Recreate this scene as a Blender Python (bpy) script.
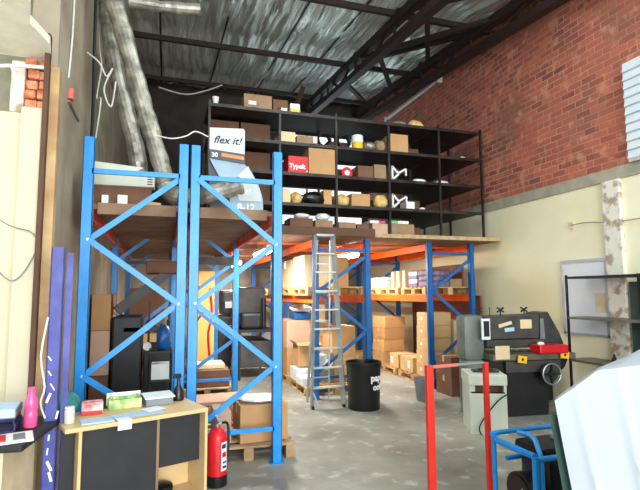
import bpy, bmesh, math, random
from mathutils import Vector, Matrix, noise
R_ = math.radians
rnd = random.Random(7)
SC = bpy.context.scene
COL = SC.collection
for o in list(bpy.data.objects): bpy.data.objects.remove(o)

# ------------------------------------------------------------------ camera
cam_d = bpy.data.cameras.new('camera'); cam = bpy.data.objects.new('camera', cam_d); COL.objects.link(cam)
cam_d.sensor_width = 36; cam_d.lens = 490/640*36; cam_d.clip_start = .05; cam_d.clip_end = 200
cam.matrix_world = Matrix.Translation((0, 0, 1.6)) @ Matrix.Rotation(R_(-17.8), 4, 'Z') @ Matrix.Rotation(R_(95.6), 4, 'X') @ Matrix.Rotation(R_(-.3), 4, 'Z')
SC.camera = cam

# ------------------------------------------------------------------ world, lights, exposure
SC.view_settings.view_transform = 'Standard'; SC.view_settings.look = 'None'
SC.view_settings.gamma = 1; SC.view_settings.exposure = 0.72
w = bpy.data.worlds.new('world'); SC.world = w; w.use_nodes = True
w.node_tree.nodes['Background'].inputs[0].default_value = (.90, .95, 1, 1)
w.node_tree.nodes['Background'].inputs[1].default_value = .95
def area(name, loc, rot, sx, sy, watt, col=(1, 1, 1)):
    l = bpy.data.lights.new(name, 'AREA'); l.shape = 'RECTANGLE'; l.size = sx; l.size_y = sy; l.energy = watt; l.color = col
    o = bpy.data.objects.new(name, l); COL.objects.link(o); o.location = loc; o.rotation_euler = rot
    return o
area('door_daylight', (1.6, -6.5, 2.6), (R_(97), 0, 0), 7.0, 4.4, 760, (.93, .97, 1))       # open roller door behind the photographer
area('added_roof_fill', (2.6, 4.0, 5.85), (R_(8), 0, 0), 3.4, 2.6, 90, (.85, .97, 1))       # fill light added under the roof to even out the room
pl = bpy.data.lights.new('added_office_fill', 'POINT'); pl.energy = 9; pl.shadow_soft_size = .12; pl.color = (1, .95, .84)
plo = bpy.data.objects.new('added_office_fill', pl); COL.objects.link(plo); plo.location = (-2.1, 2.9, 2.5)     # fill light added to brighten the office and its ceiling, left of the frame

# ------------------------------------------------------------------ materials
def s2l(c):
    c = c/255
    return c/12.92 if c <= .04045 else ((c+.055)/1.055)**2.4
def L(r, g, b): return (s2l(r), s2l(g), s2l(b), 1)
def mat(name, rgb, rough=.6, metal=0, var=.12, scale=6, bump=0, second=None, emit=0, alpha=1, trans=0, thr=(.35, .65)):
    m = bpy.data.materials.new(name); m.use_nodes = True; nt = m.node_tree; N = nt.nodes; K = nt.links
    b = N['Principled BSDF']; b.inputs['Roughness'].default_value = rough; b.inputs['Metallic'].default_value = metal
    c = L(*rgb)
    if emit:
        b.inputs['Base Color'].default_value = c; b.inputs['Emission Color'].default_value = c; b.inputs['Emission Strength'].default_value = emit
        return m
    tc = N.new('ShaderNodeTexCoord'); nz = N.new('ShaderNodeTexNoise'); nz.inputs['Scale'].default_value = scale; nz.inputs['Detail'].default_value = 6
    K.new(tc.outputs['Object'], nz.inputs['Vector'])
    cr = N.new('ShaderNodeValToRGB'); cr.color_ramp.elements[0].position = thr[0]; cr.color_ramp.elements[1].position = thr[1]
    c2 = L(*second) if second else tuple(min(1, x*(1+var)) for x in c[:3])+(1,)
    c1 = c if second else tuple(x*(1-var) for x in c[:3])+(1,)
    cr.color_ramp.elements[0].color = c1; cr.color_ramp.elements[1].color = c2
    K.new(nz.outputs['Fac'], cr.inputs['Fac']); K.new(cr.outputs['Color'], b.inputs['Base Color'])
    if bump:
        bp = N.new('ShaderNodeBump'); bp.inputs['Strength'].default_value = bump; bp.inputs['Distance'].default_value = .02
        K.new(nz.outputs['Fac'], bp.inputs['Height']); K.new(bp.outputs['Normal'], b.inputs['Normal'])
    if alpha < 1: b.inputs['Alpha'].default_value = alpha
    if trans: b.inputs['Transmission Weight'].default_value = trans
    return m
M = {}
def mm(k, *a, **kw): M[k] = mat(k, *a, **kw)
mm('blue_paint', (4, 136, 214), rough=.35, var=.1, scale=9)
mm('dark_blue_paint', (10, 92, 160), rough=.4, var=.12)
mm('purple_paint', (52, 56, 132), rough=.5, second=(76, 82, 160), scale=7)
mm('orange_paint', (240, 96, 22), rough=.4, var=.1)
mm('red_beam', (205, 62, 36), rough=.45, second=(226, 120, 92), scale=4, thr=(.5, .7))
mm('galvanised', (150, 156, 158), rough=.4, metal=.7)
mm('aluminium', (176, 184, 182), rough=.38, metal=.55)
mm('bolt', (205, 225, 240), rough=.3, metal=.5)
mm('dark_steel', (26, 23, 22), rough=.45, metal=.3, second=(58, 50, 46))
mm('truss_steel', (50, 36, 32), rough=.6, metal=.2)
mm('chipboard', (150, 122, 96), rough=.8, second=(122, 92, 72), scale=3)
mm('deck_edge', (178, 150, 112), rough=.8, var=.2, scale=12)
mm('carton', (184, 142, 96), rough=.8, var=.07, scale=3)
mm('carton_tan', (203, 166, 118), rough=.8, var=.07, scale=3)
mm('carton_pale', (222, 200, 160), rough=.8, var=.06, scale=3)
mm('carton_pink', (196, 160, 136), rough=.8, var=.08, scale=3)
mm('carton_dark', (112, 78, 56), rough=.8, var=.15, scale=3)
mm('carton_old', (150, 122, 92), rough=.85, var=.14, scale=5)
mm('carton_orange', (202, 154, 100), rough=.8, var=.08, scale=3)
mm('tape', (196, 170, 126), rough=.3, var=.05)
mm('white_label', (236, 236, 232), rough=.6, var=.04)
mm('white_plastic', (226, 230, 228), rough=.4, var=.04)
mm('offwhite_metal', (198, 204, 190), rough=.5, var=.05)
mm('grey_plastic', (120, 128, 132), rough=.5)
mm('black_plastic', (18, 18, 20), rough=.35, var=.2)
mm('black_metal', (24, 24, 26), rough=.45, metal=.2, var=.3)
mm('machine_green', (92, 104, 98), rough=.45, second=(116, 126, 118), scale=4)
mm('machine_dark', (44, 46, 46), rough=.5, second=(70, 66, 62), scale=5)
mm('machine_bed', (110, 104, 92), rough=.4, metal=.4, var=.25)
mm('red_plastic', (206, 20, 30), rough=.4)
mm('red_paint', (226, 48, 34), rough=.45, var=.1)
mm('pink_red', (230, 110, 100), rough=.45, var=.1)
mm('yellow', (236, 186, 40), rough=.5)
mm('yellow_bag', (200, 146, 46), rough=.45, second=(226, 206, 150), scale=9)
mm('pallet_wood', (204, 170, 112), rough=.8, second=(176, 136, 86), scale=5)
mm('old_pallet', (186, 158, 124), rough=.85, second=(150, 120, 90), scale=6)
mm('desk_maple', (214, 184, 132), rough=.45, var=.06, scale=3)
mm('desk_black', (30, 31, 34), rough=.6, var=.2)
mm('paper', (232, 238, 244), rough=.6, var=.03)
mm('blue_paper', (176, 208, 232), rough=.6, var=.05)
mm('teal', (40, 120, 116), rough=.6, var=.25, scale=14)
mm('green_print', (96, 160, 92), rough=.5, second=(214, 218, 150), scale=14)
mm('red_print', (196, 40, 44), rough=.5, second=(225, 220, 220), scale=12)
mm('pink_plastic', (246, 96, 160), rough=.2, trans=.15, var=.06)
def foil_mat():
    m = mat('foil', (232, 240, 228), rough=.26, metal=.4, second=(250, 253, 246), scale=2)
    N = m.node_tree.nodes; K = m.node_tree.links; b = N['Principled BSDF']; tc = N.new('ShaderNodeTexCoord'); mp = N.new('ShaderNodeMapping'); mp.inputs['Scale'].default_value = (4.5, .5, 1)
    nz = N.new('ShaderNodeTexNoise'); nz.inputs['Scale'].default_value = 1.3; nz.inputs['Detail'].default_value = 5; nz.inputs['Roughness'].default_value = .55; nz.inputs['Distortion'].default_value = .6
    K.new(tc.outputs['Object'], mp.inputs[0]); K.new(mp.outputs[0], nz.inputs['Vector']); bp = N.new('ShaderNodeBump'); bp.inputs['Strength'].default_value = 1; bp.inputs['Distance'].default_value = .12
    K.new(nz.outputs['Fac'], bp.inputs['Height']); K.new(bp.outputs['Normal'], b.inputs['Normal']); return m
M['foil'] = foil_mat()
mm('duct_foil', (112, 111, 102), rough=.4, metal=.4, second=(176, 172, 158), scale=7, bump=.6)
mm('old_post_wood', (196, 164, 120), rough=.8, second=(166, 128, 90), scale=4)
mm('dark_wood', (92, 64, 48), rough=.8)
mm('cloth_cover', (170, 177, 184), rough=.75, var=.03, scale=2, bump=.15)
mm('cover_top', (178, 216, 226), rough=.6, var=.03)
mm('dark_green', (34, 74, 66), rough=.6, var=.2)
mm('board_green', (44, 76, 66), rough=.6, var=.2)
mm('whiteboard', (214, 222, 228), rough=.3, var=.02, scale=2)
mm('frame_grey', (176, 184, 190), rough=.4, metal=.3)
mm('beige', (214, 196, 162), rough=.7)
mm('brick_red', (190, 84, 52), rough=.85, second=(232, 172, 130), scale=14, bump=.6)
mm('navy', (40, 44, 110), rough=.5)
mm('white_cable', (222, 222, 214), rough=.5)
mm('black_cable', (22, 20, 20), rough=.6)
mm('lilac', (140, 130, 160), rough=.5, second=(96, 78, 106), scale=10)
mm('mag_pink', (210, 60, 110), rough=.5)
mm('mag_green', (90, 190, 120), rough=.5)
mm('display_blue', (138, 164, 184), rough=.5, second=(160, 182, 196), scale=3)
mm('display_grey', (196, 202, 208), rough=.5, var=.04)
mm('display_dark', (74, 76, 80), rough=.6)
mm('orange_print', (214, 130, 70), rough=.5)
mm('ink', (14, 14, 16), rough=.6)
mm('white_ink', (240, 240, 240), rough=.6)
mm('plywood_brown', (122, 74, 58), rough=.7, second=(98, 58, 46), scale=2)
mm('locker_yellow', (226, 176, 96), rough=.6, var=.05, scale=2)
mm('tube_glow', (255, 252, 244), emit=30)
mm('window_glow', (214, 236, 244), emit=.9)
mm('cream_wall', (230, 222, 180), rough=.85, second=(238, 232, 200), scale=1.2, bump=.1)
mm('office_wall', (204, 195, 168), rough=.85, second=(214, 205, 178), scale=1.5, bump=.05)
mm('office_ceiling', (228, 226, 204), rough=.85, second=(244, 240, 218), scale=7, bump=.3)
mm('grey_wall', (178, 168, 148), rough=.85, second=(142, 128, 110), scale=1.3, bump=.2)
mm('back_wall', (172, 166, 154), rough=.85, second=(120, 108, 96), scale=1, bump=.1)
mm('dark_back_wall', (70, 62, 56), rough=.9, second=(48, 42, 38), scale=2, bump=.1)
mm('concrete_band', (150, 146, 128), rough=.85, second=(172, 164, 144), scale=5, bump=.3)
mm('peeling_paint', (226, 222, 208), rough=.85, second=(168, 150, 130), scale=8, bump=.5, thr=(.5, .62))
mm('moss_wall', (128, 132, 108), rough=.9, second=(166, 160, 136), scale=4)

def floor_mat():
    m = bpy.data.materials.new('worn_concrete'); m.use_nodes = True; N = m.node_tree.nodes; K = m.node_tree.links; b = N['Principled BSDF']
    tc = N.new('ShaderNodeTexCoord'); n1 = N.new('ShaderNodeTexNoise'); n1.inputs['Scale'].default_value = .9; n1.inputs['Detail'].default_value = 8; n1.inputs['Roughness'].default_value = .62
    n2 = N.new('ShaderNodeTexNoise'); n2.inputs['Scale'].default_value = 5; n2.inputs['Detail'].default_value = 8
    K.new(tc.outputs['Object'], n1.inputs['Vector']); K.new(tc.outputs['Object'], n2.inputs['Vector'])
    c1 = N.new('ShaderNodeValToRGB'); e = c1.color_ramp.elements; e[0].position = .3; e[0].color = L(104, 102, 92); e[1].position = .68; e[1].color = L(164, 163, 152)
    c2 = N.new('ShaderNodeValToRGB'); e = c2.color_ramp.elements; e[0].position = .57; e[0].color = (0, 0, 0, 1); e[1].position = .72; e[1].color = (1, 1, 1, 1)
    mx = N.new('ShaderNodeMixRGB'); mx.inputs[2].default_value = L(206, 206, 198)
    ml = N.new('ShaderNodeMath'); ml.operation = 'MULTIPLY'; ml.inputs[1].default_value = .55
    K.new(n1.outputs['Fac'], c1.inputs['Fac']); K.new(n2.outputs['Fac'], c2.inputs['Fac']); K.new(c2.outputs['Color'], ml.inputs[0]); K.new(ml.outputs[0], mx.inputs[0])
    K.new(c1.outputs['Color'], mx.inputs[1]); K.new(mx.outputs[0], b.inputs['Base Color'])
    rr = N.new('ShaderNodeMapRange'); rr.inputs['To Min'].default_value = .35; rr.inputs['To Max'].default_value = .7
    K.new(n1.outputs['Fac'], rr.inputs['Value']); K.new(rr.outputs[0], b.inputs['Roughness'])
    bp = N.new('ShaderNodeBump'); bp.inputs['Strength'].default_value = .15; K.new(n2.outputs['Fac'], bp.inputs['Height']); K.new(bp.outputs['Normal'], b.inputs['Normal'])
    return m
def brick_mat():
    m = bpy.data.materials.new('old_red_brick'); m.use_nodes = True; N = m.node_tree.nodes; K = m.node_tree.links; b = N['Principled BSDF']; b.inputs['Roughness'].default_value = .85
    tc = N.new('ShaderNodeTexCoord'); sp = N.new('ShaderNodeSeparateXYZ'); cb = N.new('ShaderNodeCombineXYZ')
    K.new(tc.outputs['Object'], sp.inputs[0]); K.new(sp.outputs['Y'], cb.inputs['X']); K.new(sp.outputs['Z'], cb.inputs['Y'])
    br = N.new('ShaderNodeTexBrick'); K.new(cb.outputs[0], br.inputs['Vector']); br.inputs['Scale'].default_value = 1
    br.inputs['Brick Width'].default_value = .25; br.inputs['Row Height'].default_value = .092; br.inputs['Mortar Size'].default_value = .010; br.inputs['Mortar Smooth'].default_value = .5; br.inputs['Bias'].default_value = -.15
    br.inputs['Color1'].default_value = L(184, 100, 76); br.inputs['Color2'].default_value = L(104, 58, 52); br.inputs['Mortar'].default_value = L(184, 144, 122)
    n1 = N.new('ShaderNodeTexNoise'); n1.inputs['Scale'].default_value = 1.3; n1.inputs['Detail'].default_value = 7; K.new(tc.outputs['Object'], n1.inputs['Vector'])
    cr = N.new('ShaderNodeValToRGB'); cr.color_ramp.elements[0].position = .42; cr.color_ramp.elements[1].position = .62
    mx = N.new('ShaderNodeMixRGB'); mx.inputs[2].default_value = L(176, 96, 74)
    ml = N.new('ShaderNodeMath'); ml.operation = 'MULTIPLY'; ml.inputs[1].default_value = .6
    K.new(n1.outputs['Fac'], cr.inputs['Fac']); K.new(cr.outputs['Color'], ml.inputs[0]); K.new(ml.outputs[0], mx.inputs[0]); K.new(br.outputs['Color'], mx.inputs[1])
    n3 = N.new('ShaderNodeTexNoise'); n3.inputs['Scale'].default_value = .7; n3.inputs['Detail'].default_value = 5; mp = N.new('ShaderNodeMapping'); mp.inputs['Location'].default_value = (3, 5, 2)
    K.new(tc.outputs['Object'], mp.inputs[0]); K.new(mp.outputs[0], n3.inputs['Vector']); c3 = N.new('ShaderNodeValToRGB'); c3.color_ramp.elements[0].position = .5; c3.color_ramp.elements[1].position = .7
    m3 = N.new('ShaderNodeMath'); m3.operation = 'MULTIPLY'; m3.inputs[1].default_value = .6; x3 = N.new('ShaderNodeMixRGB'); x3.inputs[2].default_value = L(120, 88, 72)
    K.new(n3.outputs['Fac'], c3.inputs['Fac']); K.new(c3.outputs['Color'], m3.inputs[0]); K.new(m3.outputs[0], x3.inputs[0]); K.new(mx.outputs[0], x3.inputs[1])
    n4 = N.new('ShaderNodeTexNoise'); n4.inputs['Scale'].default_value = 5; n4.inputs['Detail'].default_value = 4; K.new(tc.outputs['Object'], n4.inputs['Vector']); c4 = N.new('ShaderNodeValToRGB'); c4.color_ramp.elements[0].position = .56; c4.color_ramp.elements[1].position = .68
    m4 = N.new('ShaderNodeMath'); m4.operation = 'MULTIPLY'; m4.inputs[1].default_value = .55; x4 = N.new('ShaderNodeMixRGB'); x4.inputs[2].default_value = L(212, 150, 122)
    K.new(n4.outputs['Fac'], c4.inputs['Fac']); K.new(c4.outputs['Color'], m4.inputs[0]); K.new(m4.outputs[0], x4.inputs[0]); K.new(x3.outputs[0], x4.inputs[1])
    K.new(x4.outputs[0], b.inputs['Base Color'])
    bp = N.new('ShaderNodeBump'); bp.inputs['Strength'].default_value = .5; bp.inputs['Distance'].default_value = .02; bp.invert = True
    K.new(br.outputs['Fac'], bp.inputs['Height']); K.new(bp.outputs['Normal'], b.inputs['Normal'])
    return m
M['floor'] = floor_mat(); M['brick'] = brick_mat()

# ------------------------------------------------------------------ mesh helpers
class MB:
    def __init__(s): s.b = bmesh.new()
    def box(s, c, d, rz=0, rx=0, ry=0, bev=0):
        t = bmesh.new(); bmesh.ops.create_cube(t, size=1)
        for v in t.verts: v.co = Vector((v.co.x*d[0], v.co.y*d[1], v.co.z*d[2]))
        if bev: bmesh.ops.bevel(t, geom=t.edges[:], offset=min(bev, min(d)*.45), segments=2, affect='EDGES', profile=.6)
        mt = Matrix.Translation(c) @ Matrix.Rotation(rz, 4, 'Z') @ Matrix.Rotation(ry, 4, 'Y') @ Matrix.Rotation(rx, 4, 'X')
        t.transform(mt); s.add(t); return s
    def bb(s, x0, x1, y0, y1, z0, z1, bev=0): return s.box(((x0+x1)/2, (y0+y1)/2, (z0+z1)/2), (abs(x1-x0), abs(y1-y0), abs(z1-z0)), bev=bev)
    def add(s, t):
        me = bpy.data.meshes.new('tmp'); t.to_mesh(me); t.free(); s.b.from_mesh(me); bpy.data.meshes.remove(me)
    def bar(s, a, b, wd, h):                       # rectangular bar from a to b
        a = Vector(a); b = Vector(b); d = b-a; q = d.to_track_quat('Y', 'Z').to_matrix().to_4x4()
        t = bmesh.new(); bmesh.ops.create_cube(t, size=1)
        for v in t.verts: v.co = Vector((v.co.x*wd, v.co.y*d.length, v.co.z*h))
        t.transform(Matrix.Translation((a+b)/2) @ q); s.add(t); return s
    def cyl(s, a, b, r, r2=None, n=16, cap=True):
        a = Vector(a); b = Vector(b); d = b-a; t = bmesh.new()
        bmesh.ops.create_cone(t, cap_ends=cap, segments=n, radius1=r, radius2=r if r2 is None else r2, depth=d.length)
        t.transform(Matrix.Translation((a+b)/2) @ d.to_track_quat('Z', 'Y').to_matrix().to_4x4()); s.add(t); return s
    def sph(s, c, r, sc=(1, 1, 1), n=14):
        t = bmesh.new(); bmesh.ops.create_uvsphere(t, u_segments=n, v_segments=n//2+2, radius=r)
        t.transform(Matrix.Translation(c) @ Matrix.Diagonal((*sc, 1))); s.add(t); return s
    def tube(s, pts, r, n=8, smooth=3, rf=None):
        P = [Vector(p) for p in pts]
        if smooth and len(P) > 2:
            Q = []
            for i in range(len(P)-1):
                p0 = P[max(i-1, 0)]; p1 = P[i]; p2 = P[i+1]; p3 = P[min(i+2, len(P)-1)]
                for k in range(smooth):
                    t = k/smooth
                    Q.append(.5*((2*p1)+(p2-p0)*t+(2*p0-5*p1+4*p2-p3)*t*t+(3*p1-p0-3*p2+p3)*t**3))
            Q.append(P[-1]); P = Q
        rings = []
        up = Vector((0, 0, 1))
        prev = None
        for i, p in enumerate(P):
            d = (P[min(i+1, len(P)-1)]-P[max(i-1, 0)]).normalized()
            if prev is None:
                a = d.cross(up)
                if a.length < .1: a = d.cross(Vector((1, 0, 0)))
            else: a = prev-d*prev.dot(d)
            a.normalize(); prev = a; b = d.cross(a)
            rr = r if rf is None else r*rf(i/(len(P)-1), i)
            rings.append([s.b.verts.new(p+(a*math.cos(2*math.pi*k/n)+b*math.sin(2*math.pi*k/n))*rr) for k in range(n)])
        for i in range(len(rings)-1):
            for k in range(n): s.b.faces.new((rings[i][k], rings[i][(k+1) % n], rings[i+1][(k+1) % n], rings[i+1][k]))
        s.b.faces.new(rings[0][::-1]); s.b.faces.new(rings[-1]); return s
    def lathe(s, prof, c=(0, 0, 0), n=24, cap=True):
        rings = [[s.b.verts.new((c[0]+r*math.cos(2*math.pi*k/n), c[1]+r*math.sin(2*math.pi*k/n), c[2]+z)) for k in range(n)] for r, z in prof]
        for i in range(len(rings)-1):
            for k in range(n): s.b.faces.new((rings[i][k], rings[i][(k+1) % n], rings[i+1][(k+1) % n], rings[i+1][k]))
        if cap: s.b.faces.new(rings[0][::-1]); s.b.faces.new(rings[-1])
        return s
    def prism(s, poly, y0, y1):                    # outline in x,z ; extruded along y
        A = [s.b.verts.new((x, y0, z)) for x, z in poly]; B = [s.b.verts.new((x, y1, z)) for x, z in poly]
        n = len(A); s.b.faces.new(A); s.b.faces.new(B[::-1])
        for i in range(n): s.b.faces.new((A[(i+1) % n], A[i], B[i], B[(i+1) % n]))
        return s
    def loft(s, A, B):
        A = [s.b.verts.new(p) for p in A]; B = [s.b.verts.new(p) for p in B]
        n = len(A); s.b.faces.new(A); s.b.faces.new(B[::-1])
        for i in range(n): s.b.faces.new((A[(i+1) % n], A[i], B[i], B[(i+1) % n]))
        return s
    def make(s, name, mt, parent=None, loc=(0, 0, 0), rz=0, smooth=False):
        bmesh.ops.recalc_face_normals(s.b, faces=s.b.faces[:])
        me = bpy.data.meshes.new(name); s.b.to_mesh(me); s.b.free(); me.materials.append(M[mt] if isinstance(mt, str) else mt)
        if smooth:
            for p in me.polygons: p.use_smooth = True
            try: me.set_sharp_from_angle(angle=R_(40))
            except Exception: pass
        o = bpy.data.objects.new(name, me); COL.objects.link(o)
        if parent: o.parent = parent
        else: o.location = loc; o.rotation_euler = (0, 0, rz)
        return o
def tag(o, label, cat, group=None):
    o['label'] = label; o['category'] = cat
    if group: o['group'] = group
    return o
def thing(name, label, cat, loc=(0, 0, 0), rz=0, group=None):
    o = bpy.data.objects.new(name, None); COL.objects.link(o); o.empty_display_size = .1; o.location = loc; o.rotation_euler = (0, 0, rz)
    return tag(o, label, cat, group)
def struct(name, mb, mt, smooth=False):
    o = mb.make(name, mt, smooth=smooth); o['kind'] = 'structure'; return o
def copy_tree(o, parent=None):
    c = o.copy(); COL.objects.link(c); c.parent = parent
    for ch in list(o.children): copy_tree(ch, c)
    return c
def text_mesh(name, txt, size, mt, parent, loc, rot=(R_(90), 0, 0), ext=.0015, bend=None, shear=0, bold=0):
    cu = bpy.data.curves.new(name, 'FONT'); cu.body = txt; cu.size = size; cu.extrude = ext; cu.shear = shear; cu.offset = bold; cu.resolution_u = 2
    t = bpy.data.objects.new(name+'_tmp', cu); COL.objects.link(t); bpy.context.view_layer.update()
    me = bpy.data.meshes.new_from_object(t.evaluated_get(bpy.context.evaluated_depsgraph_get())); bpy.data.objects.remove(t)
    me.materials.clear(); me.materials.append(M[mt]); me.name = name
    if bend:                                        # wrap round a vertical cylinder of this radius, text plane x,y -> angle,z
        r, a0 = bend
        for v in me.vertices:
            a = a0+v.co.x/r; v.co = Vector(((r+v.co.z)*math.sin(a), -(r+v.co.z)*math.cos(a), v.co.y))
        rot = (0, 0, 0)
    o = bpy.data.objects.new(name, me); COL.objects.link(o); o.parent = parent; o.location = loc; o.rotation_euler = rot
    return o

# ------------------------------------------------------------------ setting
XW = 5.6; YB = 13.0; XL = -.87
def zr(y): return 5.8+.1*y
struct('floor', MB().bb(-4, XW+.2, -3.2, YB+.2, -.12, 0), 'floor')
struct('wall_right', MB().bb(XW, XW+.2, -3.2, YB, 0, 3.05), 'cream_wall')
struct('trim_1', MB().bb(XW-.02, XW+.2, -3.2, YB, 3.05, 3.21, bev=.008), 'concrete_band')
g = MB(); g.loft([(XW, -3.2, 3.21), (XW+.2, -3.2, 3.21), (XW+.2, -3.2, zr(-3.2)+.06), (XW, -3.2, zr(-3.2)+.06)], [(XW, YB, 3.21), (XW+.2, YB, 3.21), (XW+.2, YB, zr(YB)+.06), (XW, YB, zr(YB)+.06)])
struct('wall_right_gable', g, 'brick').name = 'wall_right_upper'
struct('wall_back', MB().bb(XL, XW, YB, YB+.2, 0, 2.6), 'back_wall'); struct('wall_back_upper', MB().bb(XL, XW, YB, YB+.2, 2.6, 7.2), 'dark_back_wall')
g = MB(); g.loft([(XL-.2, 4.36, 0), (XL, 4.36, 0), (XL, 4.36, zr(4.36)+.05), (XL-.2, 4.36, zr(4.36)+.05)], [(XL-.2, YB+.2, 0), (XL, YB+.2, 0), (XL, YB+.2, zr(YB)+.05), (XL-.2, YB+.2, zr(YB)+.05)])
struct('wall_left', g, 'grey_wall')
# plaster recess strip on the left wall
struct('trim_2', MB().bb(XL, XL+.03, 6.3, 7.4, 2.6, 4.6, bev=.01), 'moss_wall')
# office partition at the left
g = MB(); g.bb(-4, -1.04, 4.2, 4.34, 0, 3.0)
struct('wall_office', g, 'office_wall')
struct('trim_3', MB().bb(-1.05, -.87, 4.1, 4.34, 0, 3.02, bev=.01), 'office_wall')
g = MB()
for i in range(5):
    for j in range(2):
        g.box((-1.0+.085*j+rnd.uniform(-.01, .01), 4.24+rnd.uniform(-.02, .02), 3.06+.082*i), (.08, .16, .07), rz=rnd.uniform(-.1, .1), bev=.012)
tag(g.make('brick_stub', 'brick_red'), 'broken red brickwork stub above the cream pilaster, under torn office ceiling', 'brickwork')
tag(MB().box((0, 0, .21), (.10, .14, .42), bev=.02).make('plaster_stub', 'peeling_paint', loc=(-1.11, 4.27, 3.001)), 'ragged pale plaster stub left of the broken red brickwork', 'plaster')
struct('wall_office_rear', MB().bb(-4, XL-.2, 5.6, 5.75, 0, 5.0), 'moss_wall')
# torn office ceiling: irregular edge along Y
g = MB(); A = []; n = 26
for i in range(n+1):
    y = -3.1+7.28*i/n; A.append((-.86+.03*math.sin(i*2.3)+rnd.uniform(-.02, .02), y))
lo = [g.b.verts.new((x, y, 3.44)) for x, y in A]; lo2 = [g.b.verts.new((-4, y, 3.44)) for x, y in A]
hi = [g.b.verts.new((x, y, 3.50)) for x, y in A]; hi2 = [g.b.verts.new((-4, y, 3.50)) for x, y in A]
for i in range(n):
    g.b.faces.new((lo[i], lo[i+1], lo2[i+1], lo2[i])); g.b.faces.new((hi[i], hi[i+1], hi2[i+1], hi2[i])); g.b.faces.new((lo[i], lo[i+1], hi[i+1], hi[i]))
g.b.faces.new((lo[n], lo2[n], hi2[n], hi[n])); g.b.faces.new((lo[0], lo2[0], hi2[0], hi[0]))
struct('ceiling_office', g, 'office_ceiling')
# wooden corner post and dark strip beside it
struct('trim_4', MB().bb(-.865, -.80, 4.10, 4.2, 0, 3.36, bev=.006), 'old_post_wood')
struct('trim_5', MB().bb(-.90, -.866, 4.05, 4.12, 0, 3.6, bev=.004), 'dark_wood')

# roof: foil insulation sagging between purlins, wrinkled along the slope
g = MB(); nx, ny = 330, 90; V = []
for j in range(ny+1):
    row = []
    for i in range(nx+1):
        x = -4+9.62*i/nx; y = -3.2+16.3*j/ny
        z = zr(y)+.07-.09*abs(math.sin((y-9.7)/2.5*math.pi))
        xs_ = x+.12*noise.noise(Vector((x*1.5, y*.8, 9)))
        z += .08*noise.noise(Vector((xs_*2.6, y*.25, 0)))+.10*(.5-abs(noise.noise(Vector((xs_*6, y*.5, 3)))))+.03*noise.noise(Vector((xs_*14, y*1.6, 7)))
        row.append(g.b.verts.new((x, y, z)))
    V.append(row)
for j in range(ny):
    for i in range(nx): g.b.faces.new((V[j][i], V[j][i+1], V[j+1][i+1], V[j+1][i]))
struct('ceiling', g, 'foil', smooth=True)
g = MB(); g.bb(-4, XW+.2, -3.2, YB+.2, 0, .02); 
for v in g.b.verts: v.co.z += zr(v.co.y)+.25
struct('ceiling_sheeting', g, 'galvanised')
# dark lap seams between the foil strips
for i, x in enumerate((-.2, 1.0, 2.25, 3.2, 4.45)):
    struct('trim_%d' % (10+i), MB().bar((x, -3, zr(-3)+.0), (x+.05, YB, zr(YB)+.0), .035, .01), 'truss_steel')
for y in (-.3, 2.2, 4.7, 7.2, 9.7, 12.2):
    tag(MB().bar((-4 if y < 4 else XL, y, zr(y)-.16), (XW, y, zr(y)-.16), .07, .1).make('roof_purlin', 'truss_steel'),
        {-.3: 'dark roof purlin overhead nearest the open door', 2.2: 'dark roof purlin second from the open door', 4.7: 'dark roof purlin above the left blue rack frames', 7.2: 'dark steel purlin crossing the brick wall top',
         9.7: 'long dark purlin crossing the silver foil from left to right', 12.2: 'farthest dark purlin close to the back wall'}[y], 'purlin', 'roof purlins')
def girder(x, label, dz=.6):
    t = thing('lattice_girder', label, 'girder', (x, 0, 0))
    MB().bar((0, -1, zr(-1)-.27), (0, YB, zr(YB)-.27), .16, .14).make('top_chord', 'truss_steel', t)
    MB().bar((0, -1, zr(-1)-dz), (0, YB, zr(YB)-dz), .16, .12).make('bottom_chord', 'truss_steel', t)
    y = 1.0; k = 0
    while y < YB-.9:
        a = (0, y, zr(y)-(.12 if k % 2 else dz)); b = (0, y+.9, zr(y+.9)-(dz if k % 2 else .12))
        MB().bar(a, b, .045, .045).make('web_bar', 'truss_steel', t)
        if k % 2 == 0: MB().bar((0, y+.9, zr(y+.9)-.27), (0, y+.9, zr(y+.9)-dz), .04, .04).make('web_bar', 'truss_steel', t)
        y += .9; k += 1
    return t
girder(3.72, 'dark lattice roof girder left of the brick wall, running into the depth')
girder(5.25, 'dark lattice roof girder hugging the top of the brick wall')
t = thing('roof_brace', 'dark diagonal struts crossing between the two roof girders', 'brace', (0, 0, 0))
for a, b in (((3.72, 8.2, 6.45), (5.25, 10.6, 6.7)), ((5.25, 7.4, 6.35), (3.72, 9.7, 6.6)), ((5.25, 5.2, 6.1), (3.72, 7.2, 6.4)), ((3.72, 10.2, 6.6), (5.25, 12.2, 6.9)), ((3.72, 6.2, 6.1), (5.25, 8.8, 6.5)), ((3.72, 8.8, 6.35), (5.25, 6.6, 6.2))):
    MB().bar(a, b, .09, .08).make('strut', 'truss_steel', t)
tag(MB().bar((XW, 6.1, 6.02), (5.38, 4.4, 6.0), .06, .06).make('wall_strut', 'truss_steel'), 'short dark strut fixed to the top right of the brick wall', 'strut')
t = thing('roof_strut', 'reddish brown slanting strut beside the far left end of girder', 'strut', (3.3, 11.6, 0)); MB().bar((0, 0, 6.85), (-.35, .6, 5.6), .09, .09).make('strut_bar', 'plywood_brown', t)
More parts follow.
